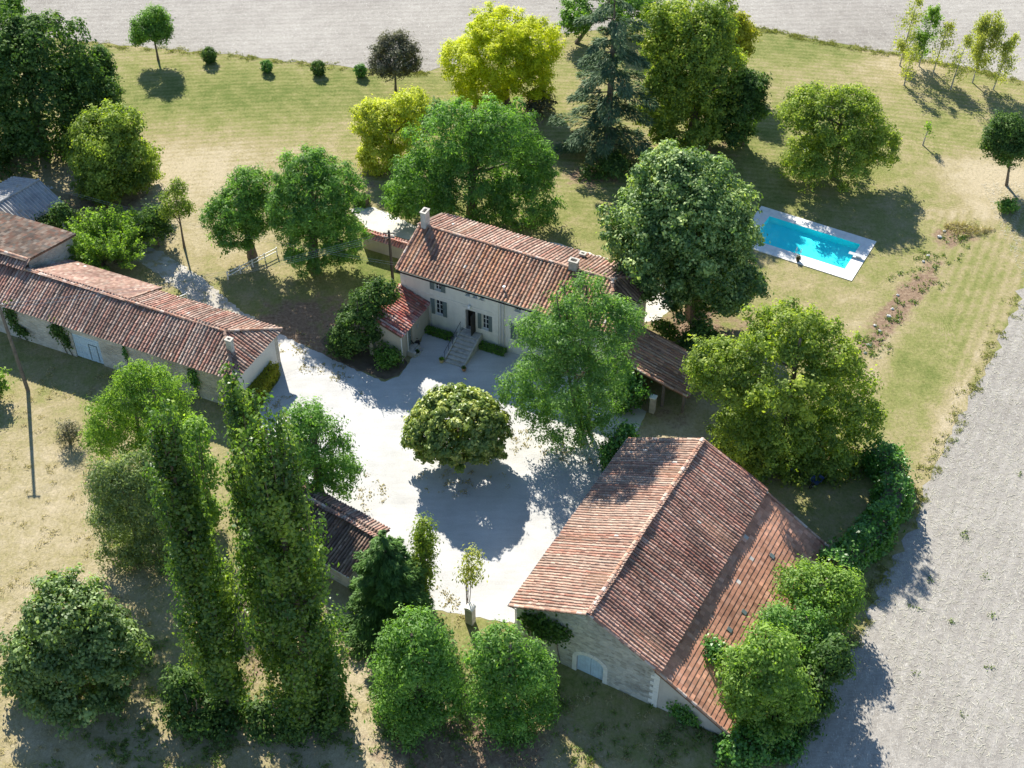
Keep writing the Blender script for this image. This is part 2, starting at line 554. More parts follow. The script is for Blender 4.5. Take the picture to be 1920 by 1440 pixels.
def crown_points(lobes, dens, rng, bough=.38, clump=.42, fill=.16, up=.55, rnd=.75, hollow=.6, rag=.22):
    """lobes: (x, y, z, a, b). Boughs on each lobe, leaf clumps on each bough, leaves in each clump."""
    Ps, Ns, Ts, B = [], [], [], []
    for (x, y, z, a, b) in lobes:
        c = np.array([x, y, z]); rad = np.array([a, a, b])
        area = 4 * np.pi * ((a * a * 1.0) + 2 * a * b) / 3
        n = max(60, int(area * dens * .92))
        rb0 = bough * min(a, b)
        nb = int(np.clip(area / (rb0 * rb0 * 2.2), 7, 90))
        d = sphere_dirs(nb, rng, -.8)
        far = np.where(rng.uniform(0, 1, nb) < rag, rng.uniform(.86, 1.10, nb), rng.uniform(hollow, .80, nb))
        bc = c + d * rad * far[:, None]
        rb = rb0 * rng.uniform(.55, 1.4, nb) * np.where(far > .85, .62, 1)
        B.append(np.concatenate([bc, rb[:, None]], 1))
        btone = rng.normal(0, .13, nb)
        ncl = max(5, int(rb0 * rb0 * 4 * np.pi / (clump * clump * 3.6)))
        ncl = min(ncl, 60)
        nc = nb * ncl
        cd = sphere_dirs(nc, rng, -.75)
        bi = np.repeat(np.arange(nb), ncl)
        cc = bc[bi] + cd * (rb[bi] * rng.uniform(.72, 1.08, nc))[:, None]
        ctone = btone[bi] + rng.normal(0, .11, nc)
        k = rng.integers(0, nc, n)
        gd = rng.normal(0, 1, (n, 3))
        g_ = gd * .40 * clump * np.array([1.1, 1.1, .72])
        P = cc[k] + g_
        Nn = unit(unit(gd) * .75 + cd[k] * .45 + unit(d[bi[k]]) * .3 + np.array([0, 0, up]) + rnd * rng.normal(size=(n, 3)) * .45)
        T = .5 + ctone[k] + rng.normal(0, .13, n)
        nf_ = int(n * fill)
        fd = sphere_dirs(nf_, rng) * (rng.uniform(0, 1, nf_) ** (1 / 3))[:, None]
        P2 = c + fd * rad * .8
        Ps += [P, P2]; Ns += [Nn, unit(rng.normal(size=(nf_, 3)))]; Ts += [T, .4 + rng.normal(0, .12, nf_)]
    P = np.concatenate(Ps); Nn = np.concatenate(Ns); T = np.clip(np.concatenate(Ts), 0, 1)
    keep = P[:, 2] > .12
    if len(lobes) > 1:
        deep = np.zeros(len(P))
        for (x, y, z, a, b) in lobes:      # no leaves deep inside, where nothing shows
            q = (P - np.array([x, y, z])) / np.array([a, a, b])
            deep = np.maximum(deep, (np.sum(q * q, 1) < .30) * 1.0)
        keep &= (deep < .5) | (rng.uniform(0, 1, len(P)) < .12)
    return P[keep], Nn[keep], T[keep], np.concatenate(B)

def limbs(path_top, boughs, rng, r0, count, lean=(0, 0), stems=1, start=.35, spread=1.4):
    """tapered trunk with limbs reaching into the boughs, around local origin"""
    mb = MB()
    for s in range(stems):
        a = rng.uniform(0, 6.28)
        ox, oy = (0, 0) if stems == 1 else (.3 * spread * math.cos(a), .3 * spread * math.sin(a))
        top = Vector(path_top)
        if stems > 1:
            top = top + Vector((spread * math.cos(a), spread * math.sin(a), 0))
        pts, rr = [], []
        m = 7
        for i in range(m):
            t = i / (m - 1)
            wob = .10 * top.z * .35 * math.sin(t * 3.0 + a) * t * (1 - t)
            pts.append((ox + (top.x - ox) * t + wob + lean[0] * t * (1 - t), oy + (top.y - oy) * t - wob * .6 + lean[1] * t * (1 - t), top.z * t))
            rr.append(r0 * (1.25 if i == 0 else 1) * (1 - .72 * t))
        mb.tube(pts, rr, 7)
        idx = rng.permutation(len(boughs))[:max(1, count // stems)]
        for j in idx:
            e = Vector(boughs[j][:3])
            t = float(rng.uniform(start, .9))
            k = t * (m - 1); i = int(k); fr = k - i
            p0 = Vector(pts[i]).lerp(Vector(pts[min(i + 1, m - 1)]), fr)
            if e.z < p0.z * .7:
                continue
            mid = p0.lerp(e, .5) + Vector((0, 0, .10 * (e - p0).length))
            rl = r0 * (1 - .72 * t) * .55
            mb.tube([p0, mid, e], [rl, rl * .6, rl * .18], 5)
    return mb

def tree(name, x, y, lobes, mat, label, cat, seed, dens=90, L=.26, W=.15, trunk=None, bark='bark', group=None, droop=.25,
         bough=.38, clump=.52, fill=.14, up=.55, hollow=.6, stems=1, limb_n=14, start=.35, rnd=.75, top=None, parts=('crown', 'trunk'), rag=.22):
    """lobes relative to (x, y, 0)"""
    rng = np.random.default_rng(seed)
    o = empty(name, x, y)
    tag(o, label, cat, group)
    P, Nn, T, B = crown_points(lobes, dens, rng, bough, clump, fill, up, rnd, hollow, rag)
    V, Fq = leaf_quads(P, Nn, rng, L, W, droop)
    np_mesh(parts[0], V, Fq, mat, o, tone=T)
    hz = max(l[2] + l[4] * .55 for l in lobes) if top is None else top
    cx = sum(l[0] * l[3] for l in lobes) / sum(l[3] for l in lobes)
    cy = sum(l[1] * l[3] for l in lobes) / sum(l[3] for l in lobes)
    r0 = trunk if trunk else .045 * hz + .03
    limbs((cx, cy, hz), B, rng, r0, limb_n, stems=stems, start=start, spread=min(1.4, .45 * max(l[3] for l in lobes))).build(parts[1], bark, o)
    return o

def shrub(name, x, y, lobes, mat, label, cat, seed, **k):
    k.setdefault('trunk', .07); k.setdefault('stems', 3); k.setdefault('limb_n', 9)
    k.setdefault('parts', ('foliage', 'stem')); k.setdefault('start', .15)
    return tree(name, x, y, lobes, mat, label, cat, seed, **k)

def conifer(name, x, y, h, r, mat, label, cat, seed, tiers=16, z0=1.5, rise=.0, droop=.18, per=9, L=.5, W=.10, flat=True, shape=1.0, n_per_m=70, spread=.30, bark='bark', top_r=.06):
    """whorls of branches, needle sprays along each branch"""
    rng = np.random.default_rng(seed)
    o = empty(name, x, y); tag(o, label, cat)
    mb = MB(); mb.tube([(0, 0, 0), (.05, 0, h * .5), (0, .04, h)], [.035 * h * .6 + .08, .02 * h * .6 + .05, .02], 7)
    Ps, Ns, Ts, Ax = [], [], [], []
    for i in range(tiers):
        t = i / (tiers - 1)
        z = z0 + (h - z0) * (t ** .92)
        rr = r * ((1 - t) ** shape * (1 - top_r) + top_r) * rng.uniform(.82, 1.12)
        nb = max(4, int(per * (.6 + .4 * (1 - t))))
        a0 = rng.uniform(0, 6.28)
        for k in range(nb):
            a = a0 + 2 * np.pi * k / nb + rng.normal(0, .18)
            ln = rr * rng.uniform(.65, 1.12)
            zz = z + rng.normal(0, .25)
            d = np.array([math.cos(a), math.sin(a), 0])
            n = max(12, int(ln * n_per_m * rng.uniform(.7, 1.2)))
            s = rng.uniform(.12, 1, n) ** .75
            side = np.array([-d[1], d[0], 0])
            w = spread * ln * (.30 + .9 * s * (1 - s) * 2.0)
            off = rng.uniform(-1, 1, n) * w
            z_s = zz + rise * ln * s - droop * ln * s * s + rng.normal(0, .07 + .02 * ln, n)
            P = d * (s * ln)[:, None] + side * off[:, None]
            P[:, 2] = z_s
            P[:, 2] -= np.abs(off) * .18
            Ps.append(P)
            Ns.append(unit(np.array([0, 0, 1.0]) + .35 * rng.normal(size=(n, 3)) + .25 * d))
            Ts.append(np.clip(.35 + .28 * s + rng.normal(0, .14, n) + rng.normal(0, .10), 0, 1))
            Ax.append(unit(np.tile(d, (n, 1)) + side * (off / np.maximum(w, .01))[:, None] * .9))
            if ln > .8:
                mb.tube([(0, 0, zz), tuple(d * ln * .5 + np.array([0, 0, zz + rise * ln * .5 - droop * ln * .25])), tuple(d * ln * .95 + np.array([0, 0, zz + rise * ln - droop * ln]))], [.03 * ln * .5 + .02, .02 * ln * .5 + .01, .008], 4)
    P = np.concatenate(Ps); Nn = np.concatenate(Ns); T = np.concatenate(Ts); A = np.concatenate(Ax)
    keep = P[:, 2] > .1
    V, Fq = leaf_quads(P[keep], Nn[keep], rng, L, W, droop, .3, A[keep])
    np_mesh('crown', V, Fq, mat, o, tone=T[keep])
    mb.build('trunk', bark, o)
    return o

def birch(name, x, y, h, r, mat, label, seed, dens=1.0, lean=(0, 0), z0=.25, group=None):
    rng = np.random.default_rng(seed)
    o = empty(name, x, y); tag(o, label, 'tree', group)
    mb = MB()
    top = Vector((lean[0], lean[1], h))
    path = [(0, 0, 0), (lean[0] * .2, lean[1] * .2, h * .3), (lean[0] * .5, lean[1] * .5, h * .62), tuple(top)]
    mb.tube(path, [.09, .07, .05, .015], 6)
    Ps, Ns, Ts = [], [], []
    nb = int(22 * h / 6)
    for k in range(nb):
        t = z0 + (1 - z0) * rng.uniform(0, 1) ** .9
        a = rng.uniform(0, 6.28)
        env = r * math.sin(min(1, (t - z0 + .12) / (1 - z0 + .12)) ** .8 * math.pi * .93) + .12
        ln = env * rng.uniform(.6, 1.15)
        p0 = np.array([lean[0] * t, lean[1] * t, h * t])
        e = p0 + np.array([math.cos(a) * ln, math.sin(a) * ln, .45 * ln + .1])
        mb.tube([tuple(p0), tuple((p0 + e) / 2 + np.array([0, 0, .1 * ln])), tuple(e)], [.018, .012, .006], 4)
        n = int(60 * dens * rng.uniform(.6, 1.4) * (1 + ln))
        s = rng.uniform(.25, 1.05, n)[:, None]
        hang = rng.uniform(0, 1, n) ** 1.6 * (.25 + .9 * ln)
        P = p0 + (e - p0) * s + rng.normal(0, .13, (n, 3)) * (1 + .4 * ln)
        P[:, 2] -= hang
        Ps.append(P); Ns.append(unit(rng.normal(size=(n, 3)) + np.array([0, 0, .3])))
        Ts.append(np.clip(.5 + rng.normal(0, .12) + rng.normal(0, .14, n), 0, 1))
    P = np.concatenate(Ps); keep = P[:, 2] > .3
    V, Fq = leaf_quads(P[keep], np.concatenate(Ns)[keep], rng, .22, .11, .6)
    np_mesh('crown', V, Fq, mat, o, tone=np.concatenate(Ts)[keep])
    mb.build('trunk', 'bark_pale', o)
    return o

def hedge(name, path, w, h, mat, label, cat, seed, dens=170, L=.2, W=.12, rough=.12, core=True, clipped=False):
    """hedge along a path of (x, y); rounded or clipped section"""
    rng = np.random.default_rng(seed)
    ox, oy = path[0]
    o = empty(name, ox, oy); tag(o, label, cat)
    pts = np.array(path, float) - np.array([ox, oy])
    seg = np.diff(pts, axis=0); sl = np.linalg.norm(seg, axis=1); cum = np.concatenate([[0], np.cumsum(sl)])
    n = int((2 * h + w) * cum[-1] * dens + 2 * w * h * dens)
    s = rng.uniform(-.25 * w if not clipped else -.02, cum[-1] + (.25 * w if not clipped else .02), n)
    i = np.clip(np.searchsorted(cum, s) - 1, 0, len(seg) - 1)
    d = seg[i] / sl[i][:, None]
    p = pts[i] + d * (s - cum[i])[:, None]
    nn = np.stack([-d[:, 1], d[:, 0]], 1)
    ph = rng.uniform(0, 6.28, 6)
    hh = h * (1 + (0 if clipped else 1) * (.16 * np.sin(s * 1.9 + ph[0]) + .10 * np.sin(s * 4.3 + ph[1])))
    ww = w * (1 + (0 if clipped else 1) * (.20 * np.sin(s * 1.5 + ph[2]) + .12 * np.sin(s * 3.7 + ph[3])))
    t = rng.uniform(0, 1, n)
    side = np.zeros(n); zz = np.zeros(n); nx = np.zeros(n); nz = np.zeros(n)
    fr = h / (2 * h + w)
    l = t < fr; r_ = t > 1 - fr; tp = ~(l | r_)
    side[l] = -.5; zz[l] = t[l] / fr; nx[l] = -1
    side[r_] = .5; zz[r_] = (1 - t[r_]) / fr; nx[r_] = 1
    side[tp] = (t[tp] - fr) / (1 - 2 * fr) - .5; zz[tp] = 1; nz[tp] = 1
    if not clipped:
        zz[tp] = 1 - .35 * (np.abs(side[tp]) * 2) ** 2
        zz[l | r_] *= .72
    dep = rng.uniform(0, 1, n) ** 2 * .25
    P = np.zeros((n, 3))
    P[:, :2] = p + nn * (side * ww * (1 - dep))[:, None]
    P[:, 2] = np.maximum(zz * hh * (1 - dep * .5), .08)
    P += rng.normal(0, rough, (n, 3)) * np.array([1, 1, .8])
    P[:, 2] = np.maximum(P[:, 2], .06)
    Nn = unit(np.concatenate([nn * nx[:, None], nz[:, None]], 1) + np.array([0, 0, .35]) + .5 * rng.normal(size=(n, 3)))
    T = np.clip(.5 + .12 * np.sin(s * 5 + ph[4]) * np.sin(zz * 7 + ph[5]) + rng.normal(0, .15, n), 0, 1)
    V, Fq = leaf_quads(P, Nn, rng, L, W)
    np_mesh('foliage', V, Fq, mat, o, tone=T)
    if core:
        mb = MB()
        for a in range(len(seg)):
            dd = seg[a] / sl[a]; q = np.array([-dd[1], dd[0]]) * w * .36
            A, B_ = pts[a], pts[a + 1]
            A = A + dd * .1; B_ = B_ - dd * .1
            loop = [(*(A - q), .02), (*(B_ - q), .02), (*(B_ + q), .02), (*(A + q), .02)]
            mb.prism(loop, (0, 0, h * .72))
        mb.build('filler_core', 'bark', o)  # solid filler added inside the hedge to stop light passing through
    return o

def ivy(name, parent_frame, ang, spots, v, label, mat, seed, dens=150, L=.2, W=.16):
    """climbing leaves on a wall at plan v; spots are ellipses (u, z, ru, rz)"""
    rng = np.random.default_rng(seed)
    u0 = spots[0][0]
    o = frame(name, ang, u0, v); tag(o, label, 'plant')
    Ps = []
    for (u, z, ru, rz) in spots:
        n = int(math.pi * ru * rz * dens)
        q = rng.normal(0, .48, (n, 2))
        Ps.append(np.stack([u - u0 + q[:, 0] * ru, -.06 - np.abs(rng.normal(0, .14, n)) * min(1.5, ru + .4), z + q[:, 1] * rz], 1))
    P = np.concatenate(Ps); P = P[P[:, 2] > .05]
    n = len(P)
    Nn = unit(np.array([0, -1.0, .5]) + .5 * rng.normal(size=(n, 3)))
    V, Fq = leaf_quads(P, Nn, rng, L, W, .5)
    np_mesh('foliage', V, Fq, mat, o, tone=np.clip(.45 + rng.normal(0, .17, n), 0, 1))
    mb = MB()
    for (u, z, ru, rz) in spots:
        mb.tube([(u - u0 + .2, -.03, 0.0), (u - u0 - .1, -.05, z * .5), (u - u0, -.05, z)], [.04, .03, .012], 5)
    ORIG.pop(o.name)
    mb.build('stem', 'bark', o)
    return o

def shoot_bush(name, x, y, r_, h, mat, label, seed, n=150):
    """long leafy shoots fanning up and out from a low stool"""
    rng = np.random.default_rng(seed)
    o = empty(name, x, y); tag(o, label, 'tree')
    mb = MB(); Ps, Ns, Ax, Ts = [], [], [], []
    for k in range(n):
        a = rng.uniform(0, 6.28); q = rng.uniform(.1, 1) ** .6
        d = np.array([math.cos(a) * q * r_, math.sin(a) * q * r_, h * (1.12 - .62 * q * q) * rng.uniform(.75, 1.08)])
        p0 = np.array([math.cos(a) * q * r_ * .25, math.sin(a) * q * r_ * .25, .3])
        m1 = p0 + d * .5 + np.array([math.cos(a), math.sin(a), 0]) * .25
        e = p0 + d
        mb.tube([tuple(p0), tuple(m1), tuple(e)], [.045, .028, .010], 4)
        m = 120
        t = rng.uniform(.30, 1.02, m)[:, None]
        P = (1 - t) ** 2 * p0 + 2 * t * (1 - t) * m1 + t * t * e + rng.normal(0, .15, (m, 3))
        Ps.append(P); Ns.append(unit(rng.normal(size=(m, 3)) + np.array([0, 0, .8]))); Ax.append(np.tile(unit(d[None])[0], (m, 1)))
        Ts.append(np.clip(.5 + rng.normal(0, .12) + rng.normal(0, .14, m), 0, 1))
    P = np.concatenate(Ps); keep = P[:, 2] > .1
    V, Fq = leaf_quads(P[keep], np.concatenate(Ns)[keep], rng, .26, .12, .1, .25)
    np_mesh('crown', V, Fq, mat, o, tone=np.concatenate(Ts)[keep]); mb.build('trunk', 'bark', o)
    return o

# ------------------------------------------------------------------ ground
def smooth_axis(lo, hi, step, far):
    core = np.arange(lo, hi + step * .5, step)
    out, s, x = [], step, hi
    while x < far:
        s *= 1.35; x += s; out.append(x)
    out2, s, x = [], step, lo
    while x > -far:
        s *= 1.35; x -= s; out2.append(x)
    return np.concatenate([np.array(out2[::-1]), core, np.array(out)])

def build_ground():
    xs = smooth_axis(-75, 80, 1.2, 900); ys = smooth_axis(-42, 80, 1.2, 900)
    X, Y = np.meshgrid(xs, ys)
    V = np.stack([X.ravel(), Y.ravel(), np.zeros(X.size)], 1)
    ny, nx = X.shape
    I = np.arange(nx * ny).reshape(ny, nx)
    Fq = np.stack([I[:-1, :-1], I[:-1, 1:], I[1:, 1:], I[1:, :-1]], -1).reshape(-1, 4)
    o = np_mesh('ground', V, Fq, 'grass_ground', kind='structure')
    dry = np.full(X.shape, .42); soil = np.zeros(X.shape)
    def blob(F_, x, y, r_, a, ry=None, rot=0):
        ry = ry or r_
        c, s = math.cos(rot), math.sin(rot)
        dx, dy = X - x, Y - y
        F_ += a * np.exp(-(((dx * c + dy * s) / r_) ** 2 + ((-dx * s + dy * c) / ry) ** 2))
    for (p, r_, a, ry, rot) in DRY:
        blob(dry, p[0], p[1], r_, a, ry, rot)
    for (p, r_, a, ry, rot) in SOIL:
        blob(soil, p[0], p[1], r_, a, ry, rot)
    # mowing passes: arcs round the top of the lawn
    stripe = np.hypot((X - 4) * .55, Y + 30) * .42
    side = np.clip((X - 34 - (Y - 5) * .12) / 4, 0, 1) * np.clip((34 - Y) / 8, 0, 1)
    stripe = stripe * (1 - side) + ((X - 34) * .88 - (Y - 5) * .47) * .30 * side
    mown = np.clip((Y - 18) / 12, 0, 1) * (1 - side) + 1.25 * side
    for nm, A in (('dry', dry), ('soil', soil), ('stripe', stripe), ('mown', mown)):
        at = o.data.attributes.new(nm, 'FLOAT', 'POINT')
        at.data.foreach_set('value', np.ascontiguousarray(A.ravel(), dtype=np.float32))

DRY = [
    ((-35.67, 31.20), 12, .42, 7, 0), ((-36.68, 22.94), 9, .25, 9, 0), ((-29.64, 34.12), 9, .18, 5, 0), ((-23.41, 46.78), 16, -.22, 6, 0),
    ((-32.77, 46.78), 14, -.12, 6, 0), ((-34.37, -19.30), 10, .40, 12, 0), ((-38.74, -7.01), 9, .12, 7, 0), ((-11.40, -28.84), 4, .45, 9, 0),
    ((-23.06, -35.17), 22, .25, 4, 0), ((33.26, 57.44), 16, -.22, 5, 0), ((44.80, 53.76), 5, .5, 4, 0), ((47.32, 30.24), 6, .42, 5, 0),
    ((39.52, 34.12), 12, -.12, 8, 0), ((39.89, 8.44), 4, .15, 16, -.5), ((34.84, 2.71), 3.5, -.28, 14, -.45), ((41.89, 6.97), 3, -.12, 16, -.5),
    ((29.02, 11.45), 7, .12, 4, 0), ((-11.82, 14.58), 5, -.30, 4, 0), ((11.67, -6.40), 5, .45, 3, 0), ((-26.23, 18.66), 6, .15, 4, 0),
    ((23.78, 31.20), 10, -.10, 10, 0), ((45.63, 13.00), .6, .38, 4, -.45), ((41.29, 5.52), .6, .38, 4, -.45), ((37.61, -0.99), .6, .42, 4, -.45), ((34.59, -6.70), .6, .42, 4, -.45), ((30.19, -0.00), 1.0, .5, 3, -.4), ((32.51, 4.81), .9, .5, 3.2, -.45), ((35.62, 10.69), .9, .45, 3.2, -.5), ((39.28, 16.19), 1.0, .35, 3, -.6), ((43.31, 24.71), 3, .4, 1.0, 0), ((48.64, 31.20), 4.5, .5, 3.2, 0), ((46.67, 25.61), 1.4, .4, 3, .3), ((29.39, 5.52), 1.3, .3, 4, -.5), ((35.44, -6.40), 3, .18, 10, -.5), ((9.91, 24.71), 6, -.1, 5, 0), ((-0.34, -36.75), 10, .3, 3, 0),
]
SOIL = [
    ((35.14, 10.69), 1.5, .95, 11, -.64), ((42.47, 21.21), 4, .6, 1.6, 0), ((-19.00, 8.44), 6, .75, 5, 0), ((-13.75, 2.71), 4, .7, 2.2, -.4),
    ((16.00, 6.97), 7, .7, 6, 0), ((8.65, 31.20), 7, .6, 4, 0), ((1.71, 41.31), 5, .55, 3, 0), ((20.63, 37.13), 6, .5, 4, 0),
    ((22.03, -9.40), 8, .5, 5, 0), ((12.30, -3.90), 4, .5, 2, 0), ((-40.90, 25.61), 9, .6, 6, 0), ((-19.83, -26.58), 5, .62, 9, 0), ((-5.59, -35.17), 6, .55, 3, 0),
    ((0.00, -35.17), 6, .55, 3, 0), ((-13.91, 29.30), 6, .45, 4, 0), ((44.67, 53.16), 3, .28, 2, 0),
]
build_ground()

def densify(poly, step, jit, rng):
    out = []
    n = len(poly)
    for i in range(n):
        a, b = np.array(poly[i]), np.array(poly[(i + 1) % n])
        d = b - a; ln = np.linalg.norm(d); m = max(1, int(ln / step))
        nn = np.array([-d[1], d[0]]) / max(ln, 1e-6)
        for k in range(m):
            w = 0 if (k == 0) else 1
            out.append(tuple(a + d * k / m + nn * rng.normal(0, jit) * w))
    return out

def patch(name, poly, z, mat, seed, step=.5, jit=.10, kind='structure'):
    import mathutils.geometry as mg
    rng = np.random.default_rng(seed)
    p = densify(poly, step, jit, rng) if step else list(poly)
    tris = mg.tessellate_polygon([[Vector((q[0], q[1], 0)) for q in p]])
    me = bpy.data.meshes.new(name)
    me.from_pydata([(q[0], q[1], z) for q in p], [], [tuple(t) for t in tris])
    me.update()
    if me.polygons and me.polygons[0].normal.z < 0:
        me.flip_normals()
    me.materials.append(MATS[mat])
    o = bpy.data.objects.new(name, me); COL.objects.link(o)
    o['kind'] = kind
    return o

patch('field', [(-92.62, 63.85), (-60.18, 61.24), (-50.27, 59.07), (-33.05, 56.07), (-15.64, 52.45), (-9.60, 51.85), (-6.06, 54.00), (5.64, 60.98), (17.72, 63.33), (27.81, 63.06), (34.86, 59.70), (42.92, 56.44), (50.19, 53.52), (57.07, 49.98), (86.31, 38.16), (900, 240), (900, 900), (-900, 900), (-900, 90)], .012, 'stubble_field', 1, .8, .22)
patch('field_side', [(81.12, 53.76), (58.91, 31.20), (46.85, 13.00), (41.03, 2.71), (36.54, -4.53), (32.86, -11.15), (29.79, -16.69), (27.06, -21.32), (23.86, -27.04), (20.32, -32.72), (17.47, -37.53), (12.04, -49.34), (60, -150), (600, -150), (900, 60)], .012, 'stubble_field_side', 2, .8, .25)
patch('gravel_court', [(-21.44, -4.53), (-19.70, 0.80), (-21.30, 6.10), (-20.17, 6.39), (-15.64, 3.27), (-12.26, 1.14), (-10.74, 0.27), (-9.61, 0.94), (-8.97, 2.44), (-7.93, 5.52), (-7.56, 7.55), (-0.65, 4.81), (4.56, 2.03), (9.18, -0.99), (11.11, -3.39), (10.21, -5.66), (8.11, -8.22), (4.83, -16.69), (0.93, -27.27), (0.26, -25.19), (-3.04, -24.53), (-3.92, -24.24), (-6.04, -23.86), (-6.96, -22.31), (-9.12, -18.78), (-12.96, -15.88), (-16.61, -12.29), (-19.56, -8.81)], .012, 'gravel_white', 3, .35, .06)
patch('rear_path', [(-15.98, 25.43), (-13.65, 25.79), (-8.22, 21.90), (4.06, 19.93), (11.44, 16.19), (14.40, 13.00), (14.51, 10.31), (13.06, 8.44), (11.61, 8.07), (11.36, 11.45), (10.84, 14.58), (3.53, 18.66), (-8.64, 19.93), (-13.87, 21.90)], .012, 'gravel_path', 4, .35, .07)
patch('drive', [(-36.83, 19.93), (-33.29, 18.66), (-28.57, 14.58), (-24.15, 9.55), (-20.17, 6.39), (-21.46, 5.52), (-26.36, 8.44), (-30.75, 13.00), (-34.87, 17.01)], .008, 'gravel_drive', 5, .3, .10)
patch('flower_bed', [(-16.80, 5.52), (-15.20, 8.44), (-12.82, 8.44), (-9.66, 4.81), (-8.97, 2.44), (-9.62, 1.14), (-10.76, 0.54), (-12.28, 1.41), (-14.68, 2.85)], .016, 'soil_dark', 7, .35, .05)

# ------------------------------------------------------------------ roofs and walls
TILE_HOUSE = np.array([(.50, .25, .15), (.55, .33, .21), (.42, .19, .12), (.50, .31, .205), (.35, .185, .125), (.48, .34, .245), (.27, .15, .11), (.50, .25, .125)])
TILE_BARN = np.array([(.42, .24, .17), (.48, .31, .23), (.36, .19, .135), (.47, .335, .255), (.28, .175, .13), (.50, .39, .305), (.46, .21, .145), (.22, .15, .115)])
TILE_BARN = TILE_BARN * .86 + TILE_BARN.mean(1, keepdims=True) * .14
TILE_HOUSE = TILE_HOUSE * .92 + TILE_HOUSE.mean(1, keepdims=True) * .08
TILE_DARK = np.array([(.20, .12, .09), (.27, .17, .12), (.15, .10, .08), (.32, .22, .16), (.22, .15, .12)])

def tile_colours(n, S, T, pal, rng, patch_amt=.35, w=None, pitch=None, pale_p=.003):
    k = rng.choice(len(pal), n, p=w)
    base = pal[k]
    if pitch:
        ci = np.clip(((S - S.min()) / pitch + .5).astype(int), 0, 400)
        base = .40 * base + .60 * pal[rng.choice(len(pal), 402, p=w)][ci]
    c = base * np.exp(rng.normal(0, .12, (n, 1)))
    ph = rng.uniform(0, 6.28, 8)
    pn = (np.sin(S * .9 + ph[0]) * np.sin(T * 1.1 + ph[1]) + np.sin(S * .37 + T * .6 + ph[2]) + .7 * np.sin(S * 1.9 - T * 1.4 + ph[3]) + .6 * rng.normal(size=n))
    c *= np.clip(1 - patch_amt * np.clip(pn * .5, -.35, 1), .35, 1.2)[:, None]
    pale = rng.uniform(0, 1, n) < pale_p
    c[pale] = np.array([.66, .60, .52]) * rng.uniform(.8, 1.1, (pale.sum(), 1))
    return np.clip(c, .02, .85)

def slope_axes(e0, e1, r0):
    e0, e1, r0 = (np.array(p, float) for p in (e0, e1, r0))
    s = unit((e1 - e0)[None])[0]
    t = (r0 - e0) - s * np.dot(r0 - e0, s)
    tl = np.linalg.norm(t); t = t / tl
    n = np.cross(s, t)
    if n[2] < 0: n = -n
    return e0, s, t, n

def inside(poly, S, T):
    r_ = np.zeros(len(S), bool)
    m = len(poly); j = m - 1
    for i in range(m):
        xi, yi = poly[i]; xj, yj = poly[j]
        c = ((yi > T) != (yj > T)) & (S < (xj - xi) * (T - yi) / (yj - yi + 1e-12) + xi)
        r_ ^= c; j = i
    return r_

